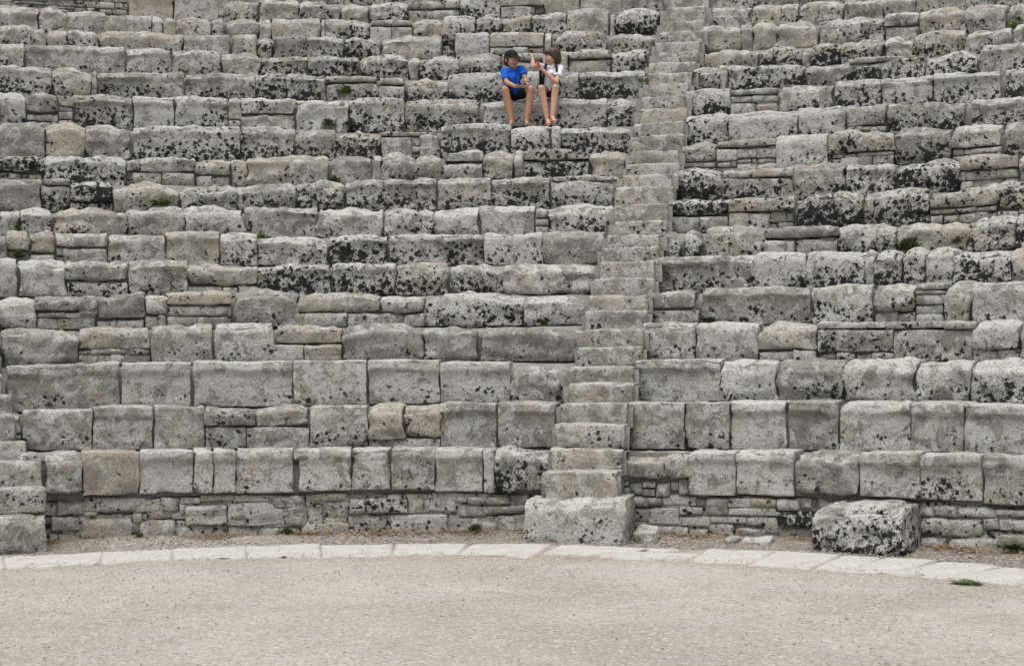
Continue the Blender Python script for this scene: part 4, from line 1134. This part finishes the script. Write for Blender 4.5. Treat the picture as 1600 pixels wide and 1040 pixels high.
# ---------------------------------------------------------------- loose blocks
def loose(name, R, t0, t1, zt, sh, li, to, label, cat, d=.6, zb=-.03, cell=.026, wear=1.):
    o = stone(name, None, (0, 0, 0), R, t0, t1, zb, zt, zt, zt, sh, li, to, d=d, cell=cell, wear=wear)
    tag(o, label, cat)
    return o
loose('stone_block', 8.66, .171, .288, .44, 'F', 1, 'w', 'big squared limestone block serving as the first step at the stair foot', 'stone block', d=.55)
loose('stone_block', 8.72, -.4727, -.364, .371, 'F', 1, 'g', 'squared limestone block at the left border, foot of the other stairs', 'stone block', d=.5)
loose('boulder', 8.74, .4935, .5915, .435, 'R', 5, 'w', 'large rounded boulder crusted with black lichen against the footing wall', 'boulder', d=.60, wear=2.0)
loose('rock', 8.92, .290, .316, .15, 'A', 0, 't', 'small rough rock on the dirt right of the stair foot block', 'rock', d=.2, cell=.018)
loose('rock', 8.93, .393, .408, .075, 'A', 0, 'g', 'fist sized stone beside the flat slab near the wall base', 'rock', d=.14, cell=.015)
loose('rock', 8.92, .409, .442, .085, 'R', 0, 'w', 'flat pale slab lying on the dirt before the footing wall', 'rock', d=.18, cell=.018)

# ---------------------------------------------------------------- weeds
LEAF = foliage('weed_green', (.110, .170, .035), (.200, .280, .070))
DARK = foliage('weed_dark_green', (.050, .078, .026), (.100, .140, .048))
DRY = foliage('dry_stalks', (.24, .145, .07), (.36, .25, .14))

def weed(R, th, z, size, label, mat=LEAF, n=70, droop=.5, flat=.0, name='weed'):
    """a tuft of small pointed leaves on short stems, rooted in a joint at radius R"""
    rr = np.random.RandomState(int(abs(th) * 9999) + int(R * 31))
    V, F = [], []
    for k in range(n):
        a = rr.uniform(0, 6.283); el = rr.uniform(.15, 1.45) * (1 - flat); L = size * rr.uniform(.45, 1.1)
        d = np.array([math.cos(a) * math.cos(el), math.sin(a) * math.cos(el), math.sin(el)])
        side = np.cross(d, [0, 0, 1]); side /= np.linalg.norm(side) + 1e-6
        w = size * rr.uniform(.05, .11)
        root = np.array([rr.normal(0, .22 * size), rr.normal(0, .12 * size), 0])
        pts = [root, root + d * L * .5 + [0, 0, -.02 * L], root + d * L * .8 + np.array([0, 0, -.10 * L * droop]), root + d * L + np.array([0, 0, -.28 * L * droop])]
        ww = [.25 * w, w, .8 * w, .06 * w]
        b0 = len(V)
        for p_, x_ in zip(pts, ww): V += [p_ - side * x_, p_ + side * x_]
        for i in range(3): F.append([b0 + 2 * i, b0 + 2 * i + 1, b0 + 2 * i + 3, b0 + 2 * i + 2])
        # a leaflet on either side of the stem
        for sg in (-1, 1):
            c = pts[1] + (pts[2] - pts[1]) * rr.rand(); e = c + sg * side * L * .28 + d * L * .18
            nrm = np.cross(e - c, d); b0 = len(V); q = d * w * 1.1
            V += [c, (c + e) / 2 - q, e, (c + e) / 2 + q]; F.append([b0, b0 + 1, b0 + 2, b0 + 3])
    me = mesh_np(name, np.array(V), np.array(F)); me.materials.append(mat)
    o = link(bpy.data.objects.new(name, me)); o.location = polar(R, th, z); o.rotation_euler = (0, 0, -th)
    tag(o, label, 'weed', 'weeds rooted in the joints')
    return o
for q in [(13.905, -0.231, 3.849, 0.16, 'bright green weed below the arched pale block, left part of the seats', 'g', 90),
  (13.325, -0.1378, 3.367, 0.09, 'small bright weed at the foot of the cut block, left of the black spotted row', 'g', 50),
  (12.746, -0.3637, 3.07, 0.11, 'mossy green weed under two small rounded stones at the left border', 'd', 70),
  (13.325, -0.3626, 3.47, 0.07, 'dark moss in a joint between two pale blocks at the left border', 'd', 50),
  (12.746, 0.489, 3.018, 0.17, 'dark green bushy weed on the tan block, right part of the seats', 'd', 110),
  (12.746, 0.5323, 3.083, 0.09, 'small dark weed in the joint right of the bushy one', 'd', 60),
  (16.223, 0.2506, 5.816, 0.15, 'yellow green weed at the right cheek of the stairs, near the children', 'g', 90),
  (16.223, 0.2092, 5.775, 0.12, 'yellow green weed at the left cheek of the stairs, near the children', 'g', 80),
  (16.803, 0.2109, 6.195, 0.08, 'small weed at the left stair cheek, highest beside the steps', 'g', 50),
  (15.644, -0.0777, 5.166, 0.12, 'dark weed under the white topped block left of the blue shirted child', 'd', 70),
  (15.644, -0.0596, 5.166, 0.1, 'dark weed beside the square spotted block, right of a similar one', 'd', 60),
  (16.223, -0.0643, 5.724, 0.13, 'dark weed hanging in the joint above the square spotted block', 'd', 80),
  (16.223, -0.0886, 5.676, 0.08, 'small dark weed on the blackened cut block near the upper middle', 'd', 50),
  (14.484, -0.071, 4.228, 0.11, 'dark tuft at the foot of the smooth arched grey block', 'd', 70),
  (12.746, 0.1939, 2.939, 0.08, 'moss tuft at the left stair cheek halfway up', 'd', 50),
  (11.587, 0.3175, 2.206, 0.12, 'dark green tuft below the wide grey block right of the stairs', 'd', 70),
  (11.587, 0.1518, 2.19, 0.08, 'moss under the lichened block left of the stairs', 'd', 50),
  (17.382, 0.5114, 6.396, 0.1, 'bright weed near the upper right corner', 'g', 60),
  (16.803, -0.207, 6.107, 0.06, 'tiny yellow green weed high on the left part', 'g', 40),
  (10.428, -0.0842, 1.35, 0.06, 'small moss tuft in the ledge joint above the ochre blocks', 'd', 40),
  (9.27, -0.1045, 0.025, 0.098, 'dark green weed at the wall base, left middle', 'd', 90),
  (9.27, -0.0798, 0.02, 0.063, 'low dark weed at the wall base just right of a larger one', 'd', 60),
  (9.27, 0.1053, 0.051, 0.084, 'green creeper at the wall base left of the stair foot block', 'd', 80),
  (9.27, -0.1722, 0.126, 0.049, 'small weed in the joint between two pale footing stones', 'd', 50),
  (9.27, 0.58, 0.221, 0.091, 'dark weed in the corner right of the lichened boulder', 'd', 90),
  (9.27, 0.6836, 0.056, 0.112, 'low dark weed at the wall base by the right border', 'd', 100),
  (9.27, -0.2629, 0.051, 0.056, 'small dark weed at the wall base near the left steps', 'd', 50),
  (9.27, -0.0689, 0.328, 0.049, 'dark tuft in the footing wall under the lowest seats', 'd', 40),
  (7.45, 0.7301, 0.0, 0.13, 'flat grass patch on the gravel before the paving, right side', 'd', 110)]:
    weed(q[0], q[1], q[2], q[3], q[4], {'g': LEAF, 'd': DARK}[q[5]], q[6], flat=.85 if 'flat' in q[4] else (.45 if 'low' in q[4] else 0.))

def litter():
    """dry stalks and leaf litter along the foot of the wall"""
    n = 5200; V, F = [], []
    T = RS.uniform(-.39, .72, n); T = np.where(RS.rand(n) < .55, np.clip(np.round(T / .09) * .09 + RS.normal(0, .018, n), -.385, .75), T)
    R = 9.30 - np.abs(RS.normal(0, .10, n))
    for t, r_ in zip(T, R):
        if .165 < t < .29 and r_ > 8.62: continue
        if .488 < t < .596 and r_ > 8.76: continue
        p = np.array(polar(r_, t, .002 + .035 * float(sm(np.array(r_), 8.75, 9.3)))); a = RS.uniform(0, 6.28); L = RS.uniform(.02, .085); up = RS.uniform(0, .5)
        d = np.array([math.cos(a), math.sin(a), up]) * L; s_ = np.array([-math.sin(a), math.cos(a), .2]) * RS.uniform(.002, .006)
        b0 = len(V); V += [p - s_, p + s_, p + d + s_ * .4, p + d - s_ * .4]; F.append([b0, b0 + 1, b0 + 2, b0 + 3])
    me = mesh_np('dry_litter', np.array(V), np.array(F)); me.materials.append(DRY)
    o = link(bpy.data.objects.new('dry_litter', me)); tag(o, 'brown dry stalks and litter along the foot of the wall', 'litter', kind='stuff')
litter()

def moss():
    """short moss and dry grass caught in the joints between the blocks"""
    MOSS = foliage('joint_moss', (.055, .062, .028), (.17, .145, .075))
    V, F = [], []
    for n in range(1, 16):
        for q in BL[n]:
            if rnd.random() > .42: continue
            t = q[0] if rnd.random() < .6 else rnd.uniform(q[0], q[1]); end = t == q[0]
            z0 = max(q[5], tread(n - 1, t)); top = z0 + (rnd.uniform(.04, .26) if end else .03)
            for k in range(rnd.randint(12, 34)):
                p = np.array(polar(RN[n] + rnd.uniform(-.012, .03), t + rnd.gauss(0, .010 if end else .045) / RN[n] * (1 if end else 3), rnd.uniform(z0, top)))
                a = rnd.uniform(0, 6.28); L = rnd.uniform(.012, .045); d = np.array([math.cos(a) * .7, math.sin(a) * .7, rnd.uniform(-.2, 1)]) * L
                s_ = np.array([-math.sin(a), math.cos(a), .3]) * rnd.uniform(.002, .005); b0 = len(V)
                V += [p - s_, p + s_, p + d + s_ * .3, p + d - s_ * .3]; F.append([b0, b0 + 1, b0 + 2, b0 + 3])
    me = mesh_np('moss', np.array(V), np.array(F)); me.materials.append(MOSS)
    o = link(bpy.data.objects.new('moss', me)); tag(o, 'short olive moss and dry grass in the joints of the seats', 'moss', kind='stuff')
moss()

# ---------------------------------------------------------------- people
def hull(pts):
    bm = bmesh.new()
    for p in pts: bm.verts.new(p)
    r = bmesh.ops.convex_hull(bm, input=bm.verts)
    junk = [e for e in set(r['geom_interior'] + r['geom_unused']) if isinstance(e, bmesh.types.BMVert)]
    if junk: bmesh.ops.delete(bm, geom=junk, context='VERTS')
    bmesh.ops.recalc_face_normals(bm, faces=bm.faces)
    return bm
_ico = bmesh.new(); bmesh.ops.create_icosphere(_ico, subdivisions=2, radius=1); ICO = [v.co.copy() for v in _ico.verts]; _ico.free()

class Body:
    """overlapping tapered volumes, fused into one continuous skin"""
    def __init__(s): s.V = []; s.F = []
    def add(s, bm):
        b0 = len(s.V); bm.verts.index_update()
        s.V += [tuple(v.co) for v in bm.verts]; s.F += [[b0 + v.index for v in f.verts] for f in bm.faces]; bm.free()
    def cap(s, a, ra, b, rb):
        a, b = Vector(a), Vector(b); s.add(hull([a + c * ra for c in ICO] + [b + c * rb for c in ICO]))
    def chain(s, *pr):
        for (a, ra), (b, rb) in zip(pr[:-1], pr[1:]): s.cap(a, ra, b, rb)
    def ell(s, c, r, rot=None):
        c = Vector(c); s.add(hull([c + ((rot @ Vector((q.x * r[0], q.y * r[1], q.z * r[2]))) if rot else Vector((q.x * r[0], q.y * r[1], q.z * r[2]))) for q in ICO]))
    def tube(s, a, ra, b, rb, n=18):
        """flat-ended sleeve"""
        a, b = Vector(a), Vector(b); d = (b - a).normalized(); x = d.orthogonal().normalized(); y = d.cross(x)
        s.add(hull([a + (x * math.cos(k / n * 6.2832) + y * math.sin(k / n * 6.2832)) * ra for k in range(n)] + [b + (x * math.cos(k / n * 6.2832) + y * math.sin(k / n * 6.2832)) * rb for k in range(n)]))
    def build(s, name, mat, voxel=.006, smooth=4, noise=0.):
        me = bpy.data.meshes.new(name); me.from_pydata(s.V, [], s.F); me.update()
        o = bpy.data.objects.new(name, me); C.objects.link(o)
        m = o.modifiers.new('r', 'REMESH'); m.mode = 'VOXEL'; m.voxel_size = voxel; m.use_smooth_shade = True
        m = o.modifiers.new('s', 'SMOOTH'); m.factor = .5; m.iterations = smooth
        dg = bpy.context.evaluated_depsgraph_get(); me2 = bpy.data.meshes.new_from_object(o.evaluated_get(dg))
        bpy.data.objects.remove(o); bpy.data.meshes.remove(me)
        if noise:
            n = len(me2.vertices); co = np.zeros(n * 3); me2.vertices.foreach_get('co', co); nr = np.zeros(n * 3); me2.vertices.foreach_get('normal', nr)
            co = co.reshape(-1, 3); nr = nr.reshape(-1, 3)
            w_ = vn(co * np.array([22, 22, 12])) * .7 + vn(co * np.array([48, 48, 20]) + 5) * .4
            co = co + nr * (noise * w_)[:, None]; me2.vertices.foreach_set('co', co.ravel()); me2.update()
        me2.name = name; me2.materials.clear(); me2.materials.append(mat)
        for p in me2.polygons: p.use_smooth = True
        return bpy.data.objects.new(name, me2)

def frame(fwd, up=(0, 0, 1)):
    """rotation whose -Y is the way the face looks and Z the crown"""
    f = Vector(fwd).normalized(); x = f.cross(Vector(up)).normalized(); x = -x; z = x.cross(f) * -1
    if z.z < 0: z = -z
    y = -f; x = y.cross(z)
    return Matrix((x, y, z)).transposed()

def hand(B, wrist, to, palm_n, curl=.9, L=.145, thumb=1):
    """palm, four unequal bent fingers and a thumb; `to` is where the fingers point, palm_n the way the palm faces"""
    w = Vector(wrist); d = Vector(to).normalized(); n = Vector(palm_n); n = (n - d * n.dot(d)).normalized(); sd = d.cross(n)
    pl = L * .5
    B.cap(w, .019, w + d * pl * .4, .020)
    for k in (-1, -.33, .33, 1):
        B.cap(w + d * pl * .2 + sd * k * .014, .011, w + d * pl + sd * k * .022, .0095)
    for k, fl in zip((-1, -.33, .33, 1), (.78, .95, 1., .9)):
        p = w + d * pl + sd * k * .022; dr = d.copy(); seg = L * .5 * fl
        for j, q in enumerate((.42, .32, .26)):
            ang = curl * (.5, .9, .7)[j]
            dr = (dr * math.cos(ang) + n * math.sin(ang) if j == 0 else (dr * math.cos(ang) + (n - dr * n.dot(dr)).normalized() * math.sin(ang))).normalized()
            p2 = p + dr * seg * q; B.cap(p, .0095 - .0008 * j, p2, .0088 - .0008 * j); p = p2
    t0 = w + d * pl * .25 + sd * thumb * .022; t1 = t0 + (d * .6 + sd * thumb * .7 + n * .5).normalized() * .03; t2 = t1 + (d * .9 + n * .5).normalized() * .026
    B.cap(t0, .011, t1, .0095); B.cap(t1, .0095, t2, .0078)

SKIN = plain('skin_tanned', (.45, .25, .165), .55, .10, 25); SKIN2 = plain('skin_light', (.54, .33, .235), .55, .10, 25)
BLUE = plain('cotton_blue', (.020, .115, .52), .85, .18, 30, .1); WHITE = plain('cotton_white', (.74, .75, .78), .85, .05, 30, .1)
BLACK = plain('cloth_black', (.014, .014, .017), .8, .3, 40, .15); HAIRB = plain('hair_dark_brown', (.052, .030, .020), .5, .4, 60, .4); HAIRK = plain('hair_black', (.014, .010, .008), .5, .4, 60, .4)
MAROON = plain('cloth_dark_maroon', (.045, .012, .018), .8, .3, 40, .15); PINK = plain('rubber_pink', (.52, .085, .11), .5, .15, 40); GREYSHOE = plain('canvas_grey', (.24, .22, .20), .8, .2, 40, .2)
EYEW = plain('eye_white', (.6, .6, .58), .3, .05); EYED = plain('eye_dark', (.02, .012, .01), .2, .1); LIP = plain('lip', (.33, .12, .10), .5, .1); SOLE = plain('sole_white', (.62, .61, .58), .6, .1); TEAL = plain('screen_dark', (.015, .018, .022), .25, .2, 30, .5)
LOGO = plain('print_violet', (.25, .16, .34), .8, .2)

def child(o, parent):
    C.objects.link(o); o.parent = parent
    return o

def small(name, parent, c, r, mat, rot=None, shape=None):
    b = Body(); b.ell(c, r, rot)
    me = bpy.data.meshes.new(name); me.from_pydata(b.V, [], b.F); me.update(); me.materials.append(mat)
    for p in me.polygons: p.use_smooth = True
    return child(bpy.data.objects.new(name, me), parent)

def head(B, c, rot, s=1.):
    at = lambda x, y, z: Vector(c) + rot @ (Vector((x, y, z)) * s)
    B.ell(at(0, .012, .022), (.074 * s, .092 * s, .086 * s), rot)          # skull
    B.ell(at(0, -.022, -.022), (.060 * s, .068 * s, .078 * s), rot)        # face
    B.ell(at(0, -.045, -.075), (.036 * s, .034 * s, .028 * s), rot)        # chin
    B.cap(at(0, -.088, .005), .007 * s, at(0, -.104, -.026), .0115 * s)    # nose
    for k in (-1, 1):
        B.ell(at(k * .075, .012, -.010), (.010 * s, .018 * s, .028 * s), rot)
        B.ell(at(k * .036, -.062, -.030), (.022 * s, .022 * s, .022 * s), rot)
    B.cap(at(-.022, -.082, .022), .010 * s, at(.022, -.082, .022), .010 * s)
    return at

def face(o, at, rot, s=1., hair=EYED):
    for k in (-1, 1):
        e = small('eye', o, at(k * .030, -.081, .004), (.0125 * s, .008 * s, .0085 * s), EYEW, rot)
        small('iris', e, at(k * .030, -.088, .004), (.006 * s, .003 * s, .006 * s), EYED, rot)
        small('eyebrow', o, at(k * .030, -.087, .024), (.016 * s, .005 * s, .0035 * s), hair, rot)
    small('mouth', o, at(0, -.081, -.052), (.021 * s, .007 * s, .0065 * s), LIP, rot)

def place(o, R, th, z): o.location = polar(R, th, z); o.rotation_euler = (0, 0, -th)

def limb_legs(B, hips, knees, ankles, rt=.074, rk=.055, rc=.058, ra=.037):
    for h_, k_, a_ in zip(hips, knees, ankles):
        h_, k_, a_ = Vector(h_), Vector(k_), Vector(a_)
        B.cap(h_, rt, h_.lerp(k_, .5), rt * .88); B.cap(h_.lerp(k_, .5), rt * .88, k_, rk)
        calf = k_.lerp(a_, .32) + Vector((0, .015, 0)); B.cap(k_, rk, calf, rc); B.cap(calf, rc, a_, ra)
        B.cap(k_ + Vector((0, -.008, .004)), rk * .95, k_ + Vector((0, -.008, -.03)), rk * .85)

def foot(B, ankle, to, L=.20, zs=None):
    a = Vector(ankle); d = Vector(to).normalized(); z = zs
    heel = Vector((a.x, a.y, z + .026)) - d * .035; ball = Vector((a.x, a.y, z + .022)) + d * (L * .55); toe = Vector((a.x, a.y, z + .016)) + d * (L * .8)
    sd = Vector((d.y, -d.x, 0))
    B.cap(a, .030, heel, .026); B.cap(a, .029, ball, .022)
    for k in (-.6, .6): B.cap(ball + sd * k * .022, .021, toe + sd * k * .022, .014)
    B.cap(heel, .025, ball, .024)
    return heel, ball, toe

def person_blue():
    R, th, z0 = RN[12], .099, 5.515; zs = tread(11, th) - 5.515 + .012
    hips = [(-.185, .15, .085), (-.045, .16, .085)]; knees = [(-.215, -.20, .10), (.155, -.20, .10)]; ank = [(-.130, -.16, zs + .085), (.085, -.17, zs + .085)]
    shl, shr = Vector((-.245, -.055, .385)), Vector((-.005, .045, .445)); nk = Vector((-.14, -.015, .455)); pel = Vector((-.115, .15, .10))
    el, er_ = Vector((-.195, -.15, .215)), Vector((.058, -.045, .285)); wl, wr = Vector((-.065, -.23, .145)), Vector((.092, -.165, .188))
    rot = frame((.72, -.66, -.16)); hc = Vector((-.135, -.035, .560))
    B = Body()
    B.ell(pel, (.125, .095, .085)); B.cap(pel, .095, (shl + shr) / 2 + Vector((0, .02, -.12)), .10); B.cap(shl, .045, shr, .045); B.cap(shl + Vector((.04, .02, -.1)), .06, shr + Vector((-.04, .02, -.1)), .06)
    B.cap((shl + shr) / 2 + Vector((0, .0, .01)), .048, nk, .038); B.cap(nk, .038, hc + Vector((0, .01, -.05)), .037)
    at = head(B, hc, rot, 1.15)
    limb_legs(B, hips, knees, ank)
    f1 = foot(B, ank[0], (-.12, -1, 0), zs=zs); f2 = foot(B, ank[1], (.15, -1, 0), zs=zs)
    for s_, e, w in ((shl, el, wl), (shr, er_, wr)):
        B.chain((s_, .043), (e, .034), (e.lerp(w, .3), .035), (w, .024))
    hand(B, wl, (.9, -.25, -.15), (.1, .1, 1), .55, .135, thumb=1); hand(B, wr, (.25, -.75, -.55), (-.8, -.2, .1), .8, .135, thumb=1)
    o = B.build('person', SKIN, .0052, 4); C.objects.link(o)
    tag(o, 'seated child in blue t-shirt, black cap and black shorts, head turned aside', 'person', 'children sitting on the steps'); place(o, R, th, z0)
    face(o, at, rot, 1.15)
    T = Body(); mid = (shl + shr) / 2
    T.cap(pel + Vector((0, -.01, .02)), .112, mid + Vector((0, .015, -.13)), .118); T.cap(shl + Vector((.05, .03, -.10)), .075, shr + Vector((-.05, .02, -.10)), .075); T.cap(shl + Vector((.01, 0, -.005)), .052, shr + Vector((-.01, 0, -.005)), .052)
    T.ell(pel + Vector((-.005, 0, .03)), (.138, .108, .075)); T.cap(mid, .058, nk + Vector((0, .005, -.02)), .050)
    for s_, e in ((shl, el), (shr, er_)): T.cap(s_, .053, s_.lerp(e, .25), .052); T.tube(s_.lerp(e, .1), .054, s_.lerp(e, .66), .056)
    child(T.build('t_shirt', BLUE, .007, 3, .017), o)
    P = Body(); P.ell(pel + Vector((0, 0, -.03)), (.142, .115, .066))
    for h_, k_ in zip(hips, knees): h_, k_ = Vector(h_), Vector(k_); P.cap(h_, .074, h_.lerp(k_, .3), .074); P.tube(h_.lerp(k_, .2), .076, h_.lerp(k_, .80), .070)
    child(P.build('shorts', BLACK, .007, 4, .007), o)
    H = Body(); H.ell(at(0, .030, .020), (.092, .104, .092), rot); H.ell(at(0, .055, -.035), (.076, .058, .063), rot)
    for k in (-1, 1): H.ell(at(k * .070, .01, .01), (.014, .035, .040), rot)
    child(H.build('hair', HAIRK, .005, 3, .006), o)
    K = Body(); K.ell(at(0, .014, .055), (.098, .118, .085), rot); cp = K.build('cap', BLACK, .005, 3); child(cp, o)
    br = bmesh.new(); vs = []
    for r_, y_, z_ in ((.078, -.060, .062), (.070, -.11, .052), (.052, -.15, .042), (.02, -.168, .038)):
        for k in range(9):
            t = k / 8 * 2 - 1; vs.append(at(r_ * t, y_ + .03 * t * t * (1 if r_ > .03 else .2), z_ - .016 * t * t))
    V = [tuple(v) for v in vs] + [tuple(v + rot @ Vector((0, 0, -.006))) for v in vs]; F = []
    for i in range(3):
        for k in range(8):
            a = i * 9 + k; F.append((a, a + 1, a + 10, a + 9)); F.append((36 + a + 9, 36 + a + 10, 36 + a + 1, 36 + a))
    rim = [k for k in range(9)] + [17, 26, 35] + [34 - k for k in range(8)] + [18, 9]
    for a, b_ in zip(rim, rim[1:] + rim[:1]): F.append((b_, a, a + 36, b_ + 36))
    br.free(); me = bpy.data.meshes.new('brim'); me.from_pydata(V, [], F); me.update(); me.materials.append(BLACK); child(bpy.data.objects.new('brim', me), cp)
    small('badge', cp, at(.03, -.078, .082), (.016, .006, .010), SOLE, rot)
    for (he, ba, to) in (f1, f2):
        Q = Body(); Q.cap(he, .031, ba, .032); Q.cap(ba, .033, to, .024); Q.cap(he + Vector((0, 0, .02)), .031, (he + ba) / 2 + Vector((0, 0, .02)), .028)
        child(Q.build('shoe', GREYSHOE, .006, 3), o)
    # wristband
    W = Body(); dv = (wr - er_).normalized(); W.tube(wr - dv * .045, .027, wr - dv * .015, .026); child(W.build('wristband', BLACK, .005, 1), o)
    # the thing in the hands
    ph = bmesh.new(); bmesh.ops.create_cube(ph, size=1); bmesh.ops.scale(ph, vec=(.115, .058, .011), verts=ph.verts); bmesh.ops.bevel(ph, geom=ph.edges[:], offset=.003, segments=2, affect='EDGES')
    me = bpy.data.meshes.new('phone'); ph.to_mesh(me); ph.free(); me.materials.append(TEAL)
    p_ = link(bpy.data.objects.new('phone', me)); tag(p_, 'small dark handheld device in the hands of the child in blue', 'phone')
    m = Matrix.Translation(polar(R, th, z0)) @ Matrix.Rotation(-th, 4, 'Z') @ Matrix.Translation((.045, -.245, .165)) @ Matrix.Rotation(.5, 4, 'X') @ Matrix.Rotation(.12, 4, 'Z'); p_.matrix_world = m

def person_white():
    R, th, z0 = RN[12], .1268, 5.53; zs = tread(11, th) - 5.53 + .012
    hips = [(-.095, .14, .082), (.045, .14, .082)]; knees = [(-.125, -.20, .095), (.075, -.20, .095)]; ank = [(-.045, -.19, zs + .085), (.030, -.235, zs + .115)]
    shl, shr = Vector((-.125, .00, .435)), Vector((.125, .01, .415)); nk = Vector((.005, .005, .475)); pel = Vector((-.025, .085, .10))
    el, er_ = Vector((-.245, -.17, .415)), Vector((.085, -.14, .185)); wl, wr = Vector((-.255, -.11, .545)), Vector((-.120, -.185, .375))
    rot = frame((-.93, -.36, -.10)); hc = Vector((.012, -.005, .575))
    B = Body()
    B.ell(pel, (.125, .095, .085)); B.cap(pel, .092, (shl + shr) / 2 + Vector((0, .02, -.12)), .098); B.cap(shl, .043, shr, .043); B.cap(shl + Vector((.04, .02, -.1)), .06, shr + Vector((-.04, .02, -.1)), .06)
    B.cap((shl + shr) / 2 + Vector((0, 0, .01)), .046, nk, .036); B.cap(nk, .036, hc + Vector((0, .01, -.05)), .035)
    at = head(B, hc, rot, 1.14)
    limb_legs(B, hips, knees, ank, .068, .050, .052, .033)
    f1 = foot(B, ank[0], (.25, -1, 0), zs=zs); f2 = foot(B, ank[1], (.35, -.95, 0), zs=zs + .03)
    for s_, e, w in ((shl, el, wl), (shr, er_, wr)):
        B.chain((s_, .042), (e, .033), (e.lerp(w, .3), .034), (w, .023))
    hand(B, wl, (-.35, .2, .75), (-.5, .3, -.6), 1.0, .13, thumb=-1); hand(B, wr, (-.55, -.15, .70), (.1, .95, .2), .9, .13, thumb=-1)
    o = B.build('person', SKIN2, .0052, 4); C.objects.link(o)
    tag(o, 'seated child in white t-shirt with brown hair, arms raised, pink sandals', 'person', 'children sitting on the steps'); place(o, R, th, z0)
    face(o, at, rot, 1.14, HAIRB)
    T = Body(); mid = (shl + shr) / 2
    T.cap(pel + Vector((0, -.01, .02)), .108, mid + Vector((0, .015, -.13)), .115); T.cap(shl + Vector((.05, .03, -.10)), .073, shr + Vector((-.05, .02, -.10)), .073); T.cap(shl + Vector((.01, 0, -.005)), .050, shr + Vector((-.01, 0, -.005)), .050)
    T.ell(pel + Vector((0, 0, .03)), (.132, .104, .072)); T.cap(mid, .056, nk + Vector((0, .005, -.02)), .047)
    for s_, e in ((shl, el), (shr, er_)): T.cap(s_, .052, s_.lerp(e, .25), .051); T.tube(s_.lerp(e, .1), .053, s_.lerp(e, .60), .056)
    sh_ = child(T.build('t_shirt', WHITE, .007, 3, .014), o)
    small('print', sh_, (.012, -.118, .295), (.045, .008, .028), LOGO)
    P = Body(); P.ell(pel + Vector((0, 0, -.03)), (.138, .112, .064))
    for h_, k_ in zip(hips, knees): h_, k_ = Vector(h_), Vector(k_); P.cap(h_, .070, h_.lerp(k_, .2), .070); P.tube(h_.lerp(k_, .15), .073, h_.lerp(k_, .55), .069)
    child(P.build('shorts', MAROON, .007, 4, .006), o)
    H = Body(); H.ell(at(0, .022, .036), (.102, .115, .102), rot); H.ell(at(0, .06, -.03), (.084, .064, .088), rot); H.ell(at(0, -.060, .062), (.077, .047, .043), rot)
    for k in (-1, 1): H.ell(at(k * .074, .015, .0), (.018, .045, .062), rot)
    child(H.build('hair', HAIRB, .005, 3, .009), o)
    for (he, ba, to) in (f1, f2):
        Q = Body(); Q.cap(he + Vector((0, 0, -.014)), .022, to + Vector((0, 0, -.008)), .018)
        sn = child(Q.build('sandal', PINK, .005, 2), o)
        Q = Body(); sd = (to - he).normalized(); x = Vector((sd.y, -sd.x, 0)); m_ = he.lerp(to, .62)
        Q.chain((m_ - x * .036 + Vector((0, 0, -.008)), .010), (m_ + Vector((0, 0, .022)), .010), (m_ + x * .036 + Vector((0, 0, -.008)), .010)); m_ = he.lerp(to, .1)
        Q.chain((m_ - x * .032 + Vector((0, 0, -.004)), .010), (m_ - sd * .018 + Vector((0, 0, .04)), .010), (m_ + x * .032 + Vector((0, 0, -.004)), .010))
        child(Q.build('strap', PINK, .005, 1), sn)
        Q = Body(); Q.cap(he + Vector((0, 0, -.024)), .018, to + Vector((0, 0, -.018)), .016); child(Q.build('sole', SOLE, .005, 2), sn)
    # pink thing held in the fist
    it = Body(); it.cap((-.150, -.205, .415), .020, (-.178, -.212, .470), .017); g = it.build('toy', PINK, .005, 2); C.objects.link(g)
    tag(g, 'small pink object held in the fist of the child in white', 'toy'); place(g, R, th, z0)
    # backpack
    b = Body()
    for sx in (-1, 1):
        for sz in (-1, 1): b.cap((-.065 + sx * .085, .165, .31 + sz * .11), .05, (-.065 + sx * .080, .245, .30 + sz * .10), .045)
    b.add(hull([Vector((-.065 + sx * .13, .19 + sy * .07, .305 + sz * .155)) for sx in (-1, 1) for sy in (-1, 1) for sz in (-1, 1)])); b.cap((-.07, .24, .25), .07, (-.06, .24, .26), .07)
    bp = b.build('backpack', BLACK, .007, 6); C.objects.link(bp); tag(bp, 'black backpack on the back of the child in white', 'backpack'); place(bp, R, th, z0)
    for k in (-1, 1):
        Q = Body(); x0 = .075 * k
        Q.chain(((x0 - .01, .15, .43), .016), ((x0, .05, .485), .017), ((x0, -.045, .455), .018), ((x0 + .012 * k, -.098, .36), .018), ((x0 + .035 * k, -.075, .24), .015), ((x0 + .055 * k, .06, .17), .012))
        child(Q.build('strap', BLACK, .005, 2), bp)
person_blue()
person_white()
